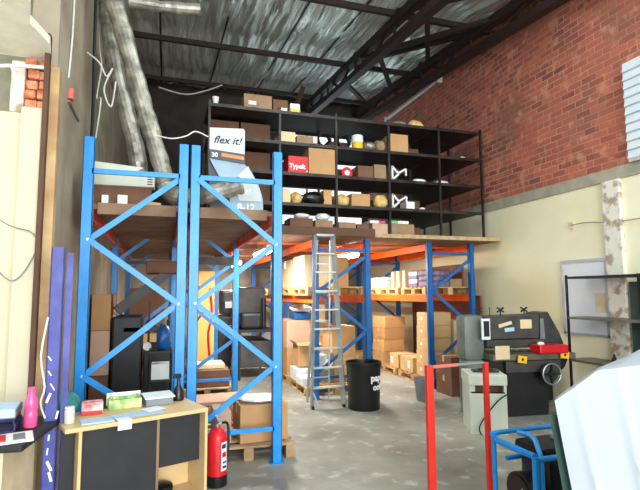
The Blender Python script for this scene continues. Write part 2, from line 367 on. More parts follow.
# back-wall windows (frosted, daylit)
for k, (x0, x1) in enumerate(((2.95, 5.45),)):
    o = struct('window_%d' % (k+1), MB().bb(x0, x1, YB-.03, YB-.005, 3.2, 6.45), 'window_glow')
    f = MB()
    for z in (3.2, 4.3, 5.4, 6.45): f.bb(x0, x1, YB-.06, YB-.03, z-.025, z+.025)
    for i in range(4): xx = x0+(x1-x0)*i/3; f.bb(xx-.025, xx+.025, YB-.06, YB-.03, 3.2, 6.45)
    fo = f.make('window_frame', 'dark_steel', o)

# right wall fittings ------------------------------------------------
struct('trim_6', MB().bb(XW-.06, XW, 4.72, 4.98, 0, 3.05, bev=.012), 'peeling_paint')
t = thing('whiteboard', 'pale blue-white board with grey frame on cream wall behind steel shelf', 'whiteboard', (XW, 5.36, 1.0))
MB().bb(-.03, -.004, -.33, .37, .02, 1.02).make('board_face', 'whiteboard', t)
f = MB(); f.bb(-.04, 0, -.37, -.33, 0, 1.05); f.bb(-.04, 0, .37, .41, 0, 1.05); f.bb(-.045, 0, -.37, .41, 1.01, 1.05); f.bb(-.04, 0, -.37, .41, 0, .03); f.make('frame', 'frame_grey', t)
MB().bb(-.036, -.03, -.32, -.16, .32, .58).make('note', 'beige', t)
t = thing('louvre_panel', 'white ribbed louvre panel on the brick wall at the right edge', 'louvre', (XW-.02, 4.1, 3.215))
MB().bb(-.05, 0, -.45, .45, 0, 1.28, bev=.01).make('backing', 'white_plastic', t)
f = MB()
for i in range(11): f.box((-.06, 0, .08+.112*i), (.025, .86, .10), ry=.25)
f.make('slats', 'whiteboard', t)
t = thing('fluorescent_fitting', 'long unlit white tube fitting slanting along the brick wall', 'light', (XW, 10.1, 6.14))
MB().bb(-.09, 0, -1.3, 1.3, .0, .07, bev=.01).make('housing', 'offwhite_metal', t)
MB().cyl((-.11, -1.25, -.03), (-.11, 1.25, -.03), .022).make('tube', 'white_plastic', t)
MB().bb(-.14, -.02, -1.32, -1.25, -.08, .06).make('end_cap', 'offwhite_metal', t); MB().bb(-.14, -.02, 1.25, 1.32, -.08, .06).make('end_cap', 'offwhite_metal', t)
t = thing('wall_socket', 'small round white fitting with thin wire on the cream wall', 'socket', (XW, 5.55, 2.55))
MB().cyl((0, 0, 0), (-.03, 0, 0), .05).make('cover', 'beige', t)
MB().tube([(-.03, 0, 0), (-.05, -.3, .0), (-.03, -.7, -.05), (-.05, -1.4, -.06)], .006).make('wire', 'grey_plastic', t)

# ------------------------------------------------------------------ pallet racks
def post(parent, x, y, h, flip, mt='blue_paint'):
    # C channel: face across x (0.09), lips running back; slots punched as a darker strip of holes
    g = MB(); wv = .09
    g.bb(x-wv/2, x+wv/2, y-.035, y-.029, 0, h); g.bb(x-wv/2, x-wv/2+.005, y-.035, y+.035, 0, h); g.bb(x+wv/2-.005, x+wv/2, y-.035, y+.035, 0, h)
    g.bb(x-wv/2, x-wv/2+.025, y+.03, y+.035, 0, h); g.bb(x+wv/2-.025, x+wv/2, y+.03, y+.035, 0, h)
    g.bb(x-.012, x+.012, y-.039, y-.034, 0, h)
    g.bb(x-.065, x+.065, y-.06, y+.06, 0, .008)
    for s in range(int(h/.1)):
        g.bb(x-wv/2-.001, x-wv/2+.001, y-.012, y+.012, .08+.1*s, .11+.1*s)
    return g.make('upright_post', mt, parent)
def frame(parent, xa, xb, y, h, nodes, first, mt='blue_paint', bolts=False, top=None, bottom=.32):
    pa = post(parent, xa, y, h, 1, mt); pb = post(parent, xb, y, h, 1, mt)
    MB().bar((xa+.03, y-.02, top), (xb-.03, y-.02, top), .03, .045).make('brace', mt, parent)
    MB().bar((xa+.03, y-.02, bottom), (xb-.03, y-.02, bottom), .03, .04).make('brace', mt, parent)
    side = first
    for z0, z1 in zip(nodes[:-1], nodes[1:]):
        p, q = (xa+.025, xb-.025) if side == 0 else (xb-.025, xa+.025)
        MB().bar((p, y-.045 if side == 0 else y-.015, z0), (q, y-.045 if side == 0 else y-.015, z1), .02, .05).make('brace', mt, parent)
        side = 1-side
        if bolts:
            x = xa if side == 0 else xb
            MB().cyl((x+(.02 if side == 0 else -.02), y-.036, z1), (x+(.02 if side == 0 else -.02), y-.046, z1), .012, n=10).make('bolt', 'bolt', pa if side == 0 else pb)
def beams(parent, x, y0, y1, z, mt, h=.12):
    g = MB(); g.bb(x-.025, x+.025, y0+.04, y1-.04, z-h/2, z+h/2, bev=.006); g.make('beam', mt, parent)
def rack(label, xa, xb, ys, h, nodes, first, top, levels, mt='blue_paint', bolts=True, xloc=None):
    t = thing('pallet_rack', label, 'rack', (0, ys[0], 0), 0, 'blue pallet racks')
    y0 = ys[0]
    for i, y in enumerate(ys): frame(t, xa, xb, y-y0, h, nodes, first, mt, bolts and i == 0, top)
    if h > 3: MB().bb(xa+.05, xb-.05, ys[1]-y0-.12, ys[1]-y0-.05, 2.03, 2.15 if first == 0 else 2.07).make('cross_tie', 'dark_steel', t)
    for z, bm_ in levels:
        for i in range(len(ys)-1):
            beams(t, xa+.0, ys[i]-y0, ys[i+1]-y0, z, bm_); beams(t, xb, ys[i]-y0, ys[i+1]-y0, z, bm_)
    return t
NL = (2.68, 2.08, 1.51, .90, .36)
rack('tall blue pallet rack at far left, end frame beside the left wall', -.655, .165, (4.74, 7.6, 10.46), 3.01, NL, 1, 2.70, ((2.34, 'red_beam'),))
rack('tall blue pallet rack whose end post stands beside the fire extinguisher pallet', .275, 1.075, (4.74, 7.6, 10.46), 3.01, NL, 0, 2.70, ((2.34, 'red_beam'),))
NM = (2.18, 1.62, 1.0, .4)
rack('blue pallet rack behind the aluminium step ladder and black bin', 2.25, 3.12, (7.25, 10.3, 12.7), 2.46, NM, 1, 2.27, ((2.38, 'orange_paint'), (1.50, 'orange_paint')), 'dark_blue_paint', False)
rack('blue pallet rack against the right wall behind the green machine', 4.36, 5.2, (7.45, 10.3, 12.7), 2.46, NM, 1, 2.27, ((2.38, 'orange_paint'), (1.50, 'orange_paint')), 'dark_blue_paint', False)
# cross beams carrying the mezzanine
for i, y in enumerate((8.3, 9.6, 10.9, 12.2)):
    tag(MB().bb(1.12, 5.5, y-.03, y+.03, 2.445, 2.475).make('joist', 'orange_paint'), ['flat orange joist under the mezzanine boards, first behind the edge', 'flat orange joist under mezzanine boards, second from the front', 'flat orange joist under mezzanine boards, third from the front', 'flat orange joist under mezzanine boards, nearest the back wall'][i], 'joist', 'mezzanine joists')
t = thing('mezzanine_deck', 'long mezzanine board deck over the racks carrying dark shelving', 'deck', (0, 7.1, 2.476))
MB().bb(1.12, 5.57, .02, 5.6, .0, .06).make('board', 'chipboard', t); MB().bb(3.2, 5.57, -.01, .018, -.0, .062).make('edge_strip', 'deck_edge', t); MB().bb(1.12, 3.19, -.03, .018, .005, .13).make('edge_strip', 'dark_wood', t)
t = thing('rack_deck', 'brown board deck on the left racks under the silver duct', 'deck', (0, 5.0, 2.401))
for i, (a, b) in enumerate(((0, 1.2), (1.21, 2.4), (2.41, 4.2), (4.21, 6.9))): MB().bb(-.68, .2, a, b, .0, .05).make('board', 'chipboard', t); MB().bb(.21, 1.1, a, b, .0, .05).make('board', 'chipboard', t)
MB().bb(-.6, .11, -.03, 0, -.05, .06, bev=.004).make('edge_strip', 'chipboard', t); MB().bb(.33, 1.02, -.03, 0, -.05, .06, bev=.004).make('edge_strip', 'chipboard', t)

# ------------------------------------------------------------------ dark shelving on the deck
ZD = 2.536
def shelving(label, xs, ys, levels, x0, x1, y0, y1):
    t = thing('steel_shelving', label, 'shelving', (0, 0, ZD), 0)
    for x in xs:
        for y in ys: MB().bb(x-.018, x+.018, y-.018, y+.018, 0, levels[-1]+.05).make('post', 'dark_steel', t)
    for z in levels:
        g = MB(); g.bb(x0, x1, y0, y1, z-.012, z, 0); g.bb(x0, x1, y0-.004, y0+.012, z-.05, z); g.bb(x0, x1, y1-.012, y1+.004, z-.035, z); g.make('shelf_board', 'dark_steel', t)
    return t
LV = (.49, .98, 1.47, 1.97)
shelving('dark four-tier steel shelving along the mezzanine front, full of stock', (.62, 1.72, 2.67, 3.62), (7.42, 8.38), LV, .6, 4.57, 7.4, 8.4)
shelving('dark empty steel shelving beside the brick wall, right end of mezzanine', (4.6, 5.47), (7.42, 8.47, 9.5), LV, 4.58, 5.49, 7.4, 9.52)

# ------------------------------------------------------------------ cartons
def carton(label, x, y, z, w, d, h, mt='carton', rz=0, group=None, lab=None, tape=True, name='carton', flaps=False, cat='box'):
    t = thing(name, label, cat, (x, y, z+.0015), rz, group)
    g = MB(); g.box((0, 0, h/2-.001), (w, d, h-.002), bev=.006)
    g.bb(-w/2+.004, w/2-.004, -.0015, .0015, h-.0025, h+.0005)
    bo = g.make('body', mt, t)
    if flaps:
        f = MB(); f.box((0, -d/2-.04, h+.02), (w-.01, .10, .005), rx=.5); f.make('flap', mt, bo)
        f = MB(); f.box((-w/2-.03, 0, h+.03), (.005, d-.02, .1), ry=-.7); f.make('flap', mt, bo)
    elif tape:
        f = MB(); f.prism([(-.001, h-.001), (w/2, h-.001), (w/2, h+.0012), (-w/2-.0015, h+.0012), (-w/2-.0015, h*.7), (-w/2+.001, h*.7), (-w/2+.001, h-.001)], -.025, .025); f.make('tape', 'tape', bo)
    if lab:
        s, u, v, a, b = lab
        if s == 'f': f = MB(); f.bb(u*w-a/2, u*w+a/2, -d/2-.003, -d/2, v*h-b/2, v*h+b/2)
        else: f = MB(); f.bb(-w/2-.003, -w/2, u*d-a/2, u*d+a/2, v*h-b/2, v*h+b/2)
        f.make('paper_label', 'white_label', bo)
    return t
def pallet(label, x, y, z, w, d, mt='pallet_wood', rz=0, group=None):
    t = thing('pallet', label, 'pallet', (x, y, z+.001), rz, group)
    g = MB(); n = 6
    for i in range(n): yy = -d/2+.05+(d-.1)*i/(n-1); g.box((0, yy, .127), (w, .095, .02), bev=.003)
    for xx in (-w/2+.05, 0, w/2-.05): g.box((xx, 0, .108), (.09, d, .018))
    g.make('top_deck', mt, t)
    for xx in (-w/2+.05, 0, w/2-.05):
        for yy in (-d/2+.06, 0, d/2-.06): MB().box((xx, yy, .058), (.095, .12, .082), bev=.003).make('block', mt, t)
        MB().box((xx, 0, .009), (.09, d, .016)).make('bottom_board', mt, t)
    return t
# --- stock on the shelving (front tier): label, x0, x1, height, level, material
def sz(k): return ZD+((0,)+LV)[k]
def shelf_box(label, x0, x1, h, k, mt, y=7.66, d=.4, **kw): return carton(label, (x0+x1)/2, y, sz(k), x1-x0, d, h, mt, **kw)
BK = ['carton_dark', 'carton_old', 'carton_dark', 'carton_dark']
ORD = ['on the deck', 'on the lowest shelf', 'on the second shelf', 'on the third shelf']
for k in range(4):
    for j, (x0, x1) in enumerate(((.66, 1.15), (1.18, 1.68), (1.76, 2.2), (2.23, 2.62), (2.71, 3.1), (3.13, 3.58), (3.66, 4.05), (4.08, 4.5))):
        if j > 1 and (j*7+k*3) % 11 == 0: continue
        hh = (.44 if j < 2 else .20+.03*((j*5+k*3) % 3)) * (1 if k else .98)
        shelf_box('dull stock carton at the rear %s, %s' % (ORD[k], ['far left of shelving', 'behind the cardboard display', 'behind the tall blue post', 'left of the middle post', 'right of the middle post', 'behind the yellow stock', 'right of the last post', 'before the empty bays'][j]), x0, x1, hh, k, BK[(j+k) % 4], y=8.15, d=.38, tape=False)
tb = shelf_box('red carton with white lettering on shelf behind tall blue post', 1.86, 2.19, .27, 2, 'red_plastic', tape=False, y=7.62)
text_mesh('lettering', 'Typek', .105, 'white_ink', tb, (-.15, -.204, .07), bold=.004)
MB().cyl((.145, -.203, .03), (.145, -.206, .03), .012).make('dot', 'white_ink', tb)
shelf_box('brown carton right of the red lettered carton', 2.2, 2.65, .43, 2, 'carton', lab=None, y=7.62)
shelf_box('big brown carton on very top of shelving, left end', 1.15, 1.6, .24, 4, 'carton_old', lab=('f', -.2, .4, .12, .06))
shelf_box('dark brown carton on top shelf, right of the big one', 1.62, 1.86, .2, 4, 'carton_dark', lab=('f', .2, .2, .12, .05))
b = shelf_box('small white and yellow carton on top shelf beside dark carton', 1.9, 2.06, .16, 4, 'white_plastic', tape=False, y=7.55, d=.2); MB().bb(-.081, .081, -.102, -.1, .01, .07).make('print_band', 'yellow', b)
shelf_box('brown carton under the top shelf, right of last middle post', 3.68, 4.02, .33, 3, 'carton', tape=True)
shelf_box('low pale carton on third shelf behind tall blue post', 1.76, 2.0, .2, 3, 'carton_pale', d=.3)
shelf_box('low grey brown carton on third shelf, dull and worn', 2.02, 2.3, .15, 3, 'carton_old', d=.35)
def coil(label, x, y, z, r, h, mt, name='cable_coil', cat='coil'):
    g = MB(); 
    for i in range(4):
        pts = [(r*math.cos(a/10*2*math.pi)*(1-.04*i), .02*math.sin(a*2), r*.98+r*math.sin(a/10*2*math.pi)) for a in range(11)]
        for q in range(len(pts)): pts[q] = (pts[q][0], pts[q][1]+.025*i, pts[q][2])
        g.tube(pts, .014, n=6, smooth=2)
    o = g.make(name, mt, loc=(x, y, z+.016)); return tag(o, label, cat)
coil('dark coil of hose on third shelf left of the middle post', 2.5, 7.5, sz(3), .11, .1, 'black_cable')
coil('dark coil of hose on third shelf right of the middle post', 2.85, 7.5, sz(3), .11, .1, 'black_cable')
def tub(label, x, y, z, r, h, lower, upper, name='plastic_tub'):
    t = thing(name, label, 'tub', (x, y, z+.001)); MB().lathe([(r*.9, 0), (r, h*.5)], n=20).make('body', lower, t, smooth=True); MB().lathe([(r, h*.5), (r*1.0, h*.95), (r*.8, h)], n=20).make('cover', upper, t, smooth=True); return t
tub('yellow tub with white upper half on third shelf', 3.1, 7.55, sz(3), .1, .26, 'yellow', 'white_plastic')
def bundle(name, label, cat, x, y, z, w, d, h, mt, seed=1, mt2=None):       # lumpy soft bag
    r2 = random.Random(seed); g = MB(); t = bmesh.new(); bmesh.ops.create_icosphere(t, subdivisions=3, radius=1)
    for v in t.verts:
        c = v.co.copy(); n_ = noise.noise(c*2.2+Vector((seed*3.1, 0, 0))); c *= 1+.22*n_
        c.x = math.copysign(abs(c.x)**.75, c.x); c.z = max(-.92, c.z)
        v.co = Vector((c.x*w/2, c.y*d/2, (c.z+.92)*h/1.92))
    g.add(t); o = g.make(name, mt, loc=(x, y, z), smooth=True); return tag(o, label, cat)
bundle('crumpled_bag', 'silver crumpled plastic bag beside the yellow tub on third shelf', 'bag', 3.3, 7.55, sz(3), .2, .25, .16, 'duct_foil', 3)
bundle('dark_bundle', 'dark bundle on third shelf left of the brown carton', 'bundle', 3.52, 7.6, sz(3), .2, .3, .22, 'carton_old', 4)
shelf_box('dark carton on second shelf under the yellow tub', 3.08, 3.36, .22, 2, 'carton_dark', d=.35)
shelf_box('dull brown carton on second shelf at the middle bay end', 3.38, 3.6, .26, 2, 'carton_old', d=.35)
t = thing('tape_roll', 'red roll leaning on second shelf right of the middle post', 'roll', (2.92, 7.58, sz(2)+.002)); ro = MB().cyl((0, 0, .1), (0, .08, .1), .10, n=24).make('roll', 'red_plastic', t, smooth=True); MB().cyl((0, -.004, .1), (0, .0, .1), .045, n=20).make('core', 'white_label', ro)
def bracket(label, x, z):  # white angular shapes stand in for window light between the shelf goods
    t = thing('window_light_shape', label, 'bracket', (x, 7.5, z+.002), 0)
    g = MB(); g.bar((-.06, 0, .0), (-.06, 0, .26), .03, .03); g.bar((-.06, 0, .25), (.06, 0, .12), .03, .03); g.bar((.06, 0, .12), (-.06, 0, .02), .03, .03); g.make('triangle', 'white_plastic', t)
    MB().bar((.06, 0, .14), (.2, 0, .22), .025, .03).bar((.2, 0, .22), (.2, 0, .1), .025, .03).make('arm', 'white_plastic', t)
bracket('white angular shape for window light on second shelf right of last middle post', 3.78, sz(2)); bracket('white angular shape for window light on lowest shelf right of last middle post', 3.78, sz(1))
for i, (x, nm) in enumerate(((4.3, 'left'), (4.75, 'right'))): bundle('white_bag', 'small flat white bag on second shelf of the empty shelving, %s one' % nm, 'bag', x, 7.62, sz(2), .26, .2, .09, 'white_plastic', 10+i)
bundle('white_bag', 'tiny white bag near right end of the third shelf', 'bag', 5.2, 7.6, sz(3), .12, .1, .08, 'white_plastic', 14)
shelf_box('small pale carton on lowest shelf just right of tall blue post', 1.76, 1.92, .24, 1, 'carton_pale', d=.3)
bundle('yellow_bag', 'small yellow bag on lowest shelf beside the pale carton', 'bag', 2.02, 7.55, sz(1), .18, .2, .2, 'yellow_bag', 21)
bundle('black_bag', 'black plastic bag on the lowest shelf left of middle post', 'bag', 2.3, 7.52, sz(1), .36, .25, .21, 'black_plastic', 22)
shelf_box('beige and orange carton on lowest shelf just left of the middle post', 2.48, 2.62, .26, 1, 'carton_orange', d=.3)
bundle('yellow_bag', 'yellow packet on lowest shelf just right of the middle post', 'bag', 2.8, 7.52, sz(1), .24, .2, .2, 'yellow_bag', 23)
shelf_box('brown carton on lowest shelf between two yellow packets', 2.95, 3.28, .22, 1, 'carton')
bundle('yellow_bag', 'yellow and white packet on lowest shelf left of last middle post', 'bag', 3.5, 7.52, sz(1), .24, .2, .23, 'yellow_bag', 25)
shelf_box('small white carton on lowest shelf beside the white window-light shape', 4.0, 4.16, .15, 1, 'white_plastic', d=.25, tape=False)
bundle('white_bag', 'tiny white scrap bag right of the small white carton', 'bag', 4.28, 7.5, sz(1), .1, .1, .05, 'white_plastic', 26)
# deck level
shelf_box('brown carton on deck boards above the ladder, left one', 1.9, 2.28, .26, 0, 'carton_dark')
shelf_box('brown carton on deck boards above the ladder, right one', 2.32, 2.62, .24, 0, 'carton_old', lab=None)
bundle('white_bag', 'crumpled white plastic bag lying on carton above the ladder', 'bag', 2.12, 7.56, sz(0)+.262, .26, .2, .09, 'white_plastic', 31)
bundle('white_bag', 'white plastic bag on right carton above the ladder', 'bag', 2.47, 7.56, sz(0)+.242, .24, .2, .12, 'white_plastic', 32)
shelf_box('long brown carton on deck right of the middle post', 2.72, 3.02, .22, 0, 'carton_old')
shelf_box('brown carton on deck between long carton and stacked magazines', 3.04, 3.26, .2, 0, 'carton_dark')
shelf_box('grey brown carton on deck under the coloured magazines', 3.32, 3.6, .22, 0, 'carton_pink')
for i, (x0, x1, m_, nm) in enumerate(((3.28, 3.44, 'white_plastic', 'white'), (3.44, 3.56, 'mag_pink', 'pink'), (3.64, 3.80, 'mag_green', 'green'), (3.80, 4.0, 'white_label', 'pale'))):
    zz = sz(0)+(.222 if i < 2 else .232)
    tag(MB().box((0, 0, .025), (x1-x0, .3, .048), bev=.004).make('magazine_stack', m_, loc=((x0+x1)/2, 7.62, zz+.001)), '%s magazine stack lying on cartons under the lowest shelf' % nm, 'magazines', 'magazine stacks')
shelf_box('wide dull carton on deck under the green magazines', 3.66, 4.1, .23, 0, 'carton_old')
bundle('printed_bag', 'yellow and blue printed bag on top shelf against the bricks', 'bag', 4.3, 7.7, sz(4), .3, .25, .2, 'yellow_bag', 40)
bundle('silver_bag', 'silver grey bag beside the printed bag on top shelf', 'bag', 3.95, 7.7, sz(4), .3, .25, .14, 'duct_foil', 41)
# top left hanging cup
tag(MB().lathe([(.02, 0), (.035, .04), (.055, .15)], n=14).make('plastic_cup', 'white_plastic', loc=(.72, 7.55, sz(4)+.001)), 'white plastic cup on top shelf at the far left end', 'cup')

# ------------------------------------------------------------------ cardboard display stand on left deck
t = thing('display_stand', 'tall blue-grey cardboard display with white header on the rack deck', 'display', (.43, 5.4, 2.452))
hd = MB().prism([(.03, .70), (.42, .62), (.42, .99), (.40, 1.01), (.03, .99)], .02, .05).make('header', 'display_grey', t)
bd = MB().prism([(.03, .64), (.42, .60), (.42, .71), (.03, .74)], .0, .06).make('band', 'display_dark', t)
MB().prism([(.16, .665), (.41, .64), (.41, .68), (.16, .705)], -.004, 0).make('band_stripe', 'orange_print', bd)
body = [(.03, .64), (.42, .60), (.50, .52), (.58, .38), (.63, .22), (.64, .0), (.26, .0), (.26, .22)]
MB().prism(body, .02, .34).make('body', 'display_blue', t)
MB().prism([(.02, .64), (.26, .22), (.26, .0), (.05, .0)], .05, .33).make('side_panel', 'display_dark', t)
MB().prism([(.30, .42), (.46, .58), (.60, .30), (.61, .18), (.36, .18)], .012, .02).make('pocket', 'display_grey', t)
text_mesh('lettering', 'flex it!', .12, 'ink', hd, (.07, .018, .82), shear=.35, bold=.002)
text_mesh('number', '30', .07, 'white_ink', bd, (.05, -.002, .655), bold=.002)
text_mesh('lettering', 'it!', .1, 'white_ink', t, (.40, .01, .25), shear=.3, bold=.002)
text_mesh('number', '8-12', .11, 'white_ink', t, (.34, .01, .07), bold=.003)
# small kit on left deck
t = thing('air_conditioner', 'long white wall air conditioner unit lying on left rack deck', 'air conditioner', (-.43, 5.32, 2.453), -.02)
MB().box((0, 0, .31), (.66, .2, .16), bev=.02).make('housing', 'offwhite_metal', t, smooth=True)
MB().prism([(-.33, .39), (.16, .39), (.22, .43), (-.30, .47)], -.10, .1).make('top_cover', 'offwhite_metal', t)
v = MB()
for i in range(5): v.bb(.26, .31, -.104, -.098, .255+.025*i, .265+.025*i)
v.make('vent', 'ink', t)
MB().bb(-.3, .3, -.07, .1, 0, .229).make('support_crate', 'carton_dark', t)
for i, (x, y, w_, h_, m_, lb, nm) in enumerate(((-.56, 5.2, .06, .12, 'white_label', 'white slip box at the left end of rack deck', 'small_box'), (-.40, 5.16, .09, .12, 'white_label', 'white card box in the middle of the left rack deck', 'small_box'), (-.12, 5.2, .16, .07, 'carton_tan', 'small tan tray on left rack deck beside white card box', 'tray_box'), (-.22, 5.3, .07, .18, 'black_plastic', 'black bottle on left rack deck behind the tan tray', 'black_bottle'))):
    g = MB()
    if nm == 'black_bottle': g.lathe([(.03, 0), (.035, .01), (.035, .11), (.014, .14), (.014, .18)], n=16)
    else: g.box((0, 0, h_/2), (w_, .07, h_), bev=.004, rx=.0)
    tag(g.make(nm, m_, loc=(x, y, 2.453), rz=.15*i), lb, 'box' if nm != 'black_bottle' else 'bottle')

# ------------------------------------------------------------------ foil ducts
def crumple(t_, i): return 1+.06*math.sin(i*1.3)+.05*math.sin(i*2.9+1)+.03*math.sin(i*.6)
g = MB(); g.tube([(-.72, 5.5, 6.2), (-.62, 5.5, 5.0), (-.45, 5.5, 4.35), (-.2, 5.5, 3.5), (-.04, 5.5, 2.98), (.02, 5.44, 2.72), (.2, 5.3, 2.61), (.5, 5.2, 2.66), (.78, 5.2, 2.76)], .095, n=14, smooth=8, rf=crumple)
tag(g.make('foil_duct', 'duct_foil', smooth=False), 'crumpled silver duct falling from roof and bending along the deck', 'duct')
g = MB(); g.tube([(-.75, 6.3, 6.2), (-.74, 6.2, 5.3), (-.62, 6.2, 4.4), (-.36, 6.2, 3.4), (-.22, 6.2, 2.6)], .10, n=14, smooth=8, rf=crumple)
tag(g.make('foil_duct', 'duct_foil', smooth=False), 'second duller duct behind the first, running down beside grey wall', 'duct')
g = MB(); g.tube([(-.45, 5.8, 4.98), (-.1, 5.8, 4.98), (.35, 5.8, 5.02)], .07, n=12, smooth=8, rf=crumple)
tag(g.make('foil_duct', 'duct_foil', smooth=False), 'short horizontal silver duct stub at the roof near the top edge', 'duct')
def cable(label, pts, r, mt='white_cable', name='cable'): return tag(MB().tube(pts, r, n=6, smooth=6).make(name, mt), label, 'cable')
cable('white cable tangled down the left wall beside the silver duct', [(-.84, 6.3, 5.2), (-.80, 6.25, 4.6), (-.74, 6.0, 4.25), (-.79, 6.1, 3.9), (-.72, 5.9, 3.8), (-.78, 6.0, 3.3)], .007)
cable('thick black cable hanging down the left wall behind the rack', [(-.82, 5.9, 5.4), (-.81, 5.9, 4.4), (-.80, 5.9, 3.6), (-.82, 5.9, 2.6)], .018, 'black_cable')
cable('looped white wire knot on the wall above the blue rack', [(-.868, 5.8, 4.3), (-.74, 5.8, 4.2), (-.66, 5.8, 4.05), (-.60, 5.8, 4.15), (-.68, 5.8, 3.9), (-.6, 5.8, 3.7), (-.56, 5.8, 4.0)], .009)
cable('white cord strung from the duct to the cardboard display', [(-.12, 5.35, 3.28), (.05, 5.3, 3.24), (.2, 5.3, 3.28), (.3, 5.3, 3.34), (.44, 5.38, 3.32)], .007)
cable('white cord slung under the far purlin above the display', [(-.2, 12.0, 6.55), (.4, 12.0, 6.45), (.9, 12.0, 6.6), (1.3, 12.0, 6.8)], .016)
cable('thin white conduit running up the grey left wall', [(-.855, 4.75, 3.55), (-.855, 4.85, 4.1), (-.855, 4.85, 5.2)], .008)
t = thing('junction_box', 'small pink junction box on the upper grey left wall', 'junction box', (-.85, 4.9, 3.45)); MB().box((0, 0, 0), (.04, .09, .1), bev=.006).make('box', 'pink_red', t)
MB().bb(-.015, .0, -.05, .5, -.09, -.075).make('bracket', 'galvanised', t)
cable('bundle of white wires drooping across the office wall opening', [(-2.2, 4.1, 3.32), (-1.5, 4.05, 3.22), (-1.15, 4.05, 3.3), (-.9, 4.05, 3.32)], .014)
cable('white wire dropping over the brick stub into the office', [(-1.12, 4.06, 3.3), (-1.06, 4.05, 3.15), (-1.1, 4.06, 3.02)], .009)
cable('thin wire looping down the cream pilaster at left', [(-1.6, 4.08, 2.6), (-1.15, 4.07, 2.15), (-.92, 4.06, 2.05), (-.9, 4.06, 1.9), (-1.05, 4.07, 1.7), (-1.3, 4.1, 2.0)], .005, 'grey_plastic')
# ------------------------------------------------------------------ lamps under the mezzanine
def tube_lamp(label, x, y, z, ln, rz=0):
    t = thing('fluorescent_lamp', label, 'light', (x, y, z), rz, 'lit tube lamps under the mezzanine')
    MB().bb(-.04, .04, -ln/2, ln/2, .0, .05).make('housing', 'offwhite_metal', t); MB().cyl((0, -ln/2+.02, -.03), (0, ln/2-.02, -.03), .045).make('tube', 'tube_glow', t)
    for yy in (-ln/3, ln/3): MB().cyl((0, yy, .045), (0, yy, 2.478-z), .006, n=6).make('hanger', 'galvanised', t)
    l = bpy.data.lights.new('tube_light', 'AREA'); l.shape = 'RECTANGLE'; l.size = .12; l.size_y = ln; l.energy = 85; l.color = (1, .96, .88)
    lo = bpy.data.objects.new('tube_light', l); COL.objects.link(lo); lo.location = (x, y, z-.07); lo.rotation_euler = (0, 0, rz)
tube_lamp('glowing tube lamp seen through the tall blue rack frame', 1.5, 7.7, 2.27, 1.1)
tube_lamp('glowing tube lamp hung over aisle behind the step ladder', 3.4, 8.9, 2.33, 1.1)
tube_lamp('glowing tube lamp deep in the aisle near the back wall', 1.6, 11.3, 2.3, 1.1)

# ------------------------------------------------------------------ stock in the racks
GL = 'cartons on the rack pallets'
# right rack: floor level
for i, (y, lb) in enumerate(((8.15, 'pallet on the floor in right rack, nearest the grey bucket'), (9.35, 'pallet on the floor in right rack, under the four-high carton stack'), (11.3, 'pallet on the floor deep in the right rack'))):
    pallet(lb, 4.86, y, 0, 1.0, 1.1)
zp = .139
for k in range(4): carton('brown carton in the left four-high stack of right rack, %s' % ['at the bottom', 'second up', 'third up', 'on top'][k], 4.64+.01*k, 9.72, zp+.24*k, .48, .55, .238, 'carton_orange' if k % 2 else 'carton', rz=.03*k-.04)
carton('low carton with white label on middle floor pallet of right rack', 4.62, 9.0, zp, .40, .38, .26, 'carton_tan', lab=('s', .2, .5, .1, .12))
carton('low tan carton on nearest floor pallet facing the aisle', 4.60, 8.4, zp, .44, .5, .27, 'carton_tan', lab=('s', -.2, .5, .09, .14))
carton('flat tan carton standing behind the two low floor cartons', 5.0, 8.5, zp, .3, .5, .2, 'carton_orange')
for k in range(5): carton('tall column carton with white label beside right rack post, %s' % ['lowest', 'second from floor', 'middle', 'second from top', 'topmost'][k], 4.62+.008*k, 7.84, zp+.222*k, .44, .42, .22, 'carton_tan', lab=('s', .1, .5, .06, .05), rz=.02*(k % 2))
for k in range(4): carton('carton in the column right of the post, mostly hidden, %s' % ['lowest', 'second', 'third', 'topmost'][k], 5.08, 7.84, zp+.24*k, .3, .4, .238, 'carton_pale')
for k in range(2): carton('dark brown carton on floor left of the green machine, %s' % ['lower', 'upper'][k], 4.55+.0*k, 6.95, .3*k, .55, .45, .298, 'carton_dark', group=None)
tag(MB().box((0, 0, .7), (.04, 2.5, 1.4)).make('brown_board', 'plywood_brown', loc=(5.42, 8.75, .139)), 'tall brown board put in for wall shade behind right rack cartons', 'board')  # board's brown stands in for shade on the lower wall behind the rack
tag(MB().box((0, 0, .2), (.04, 1.1, .4)).make('brown_board', 'plywood_brown', loc=(5.1, 8.1, 1.70)), 'brown board behind the parcels on the upper level of right rack', 'board')
# right rack: level one
zl = 1.561
for i, (y, lb) in enumerate(((7.98, 'pallet on upper level of right rack, nearest end frame'), (9.02, 'pallet on upper level of right rack, in the middle'), (9.95, 'pallet on upper level of right rack, farthest'))): pallet(lb, 4.82, y, zl, 1.0, .9)
zt = zl+.139
def parcel(label, x, y, z, w, d, h, mt, group): return carton(label, x, y, z, w, d, h, mt, tape=False, name='parcel', group=group, cat='parcel')
for c_, (y, lbl) in enumerate(((9.85, 'far'), (9.45, 'near'))):
    for k in range(3): parcel('white wrapped parcel on upper right rack, %s stack left of beige panels, %s' % (lbl, ['bottom', 'middle', 'top'][k]), 4.6, y, zt+.075*k, .4, .34, .073, 'white_plastic', 'white parcels')
for k, y in enumerate((8.95, 8.72, 8.47)): tag(MB().box((0, 0, .16), (.4, .1, .32), bev=.006).make('upright_carton', 'carton_pale', loc=(4.6, y, zt+.002)), 'narrow beige carton standing upright on upper right rack, %s of three' % ['farthest', 'middle', 'nearest'][k], 'box', 'upright beige cartons')
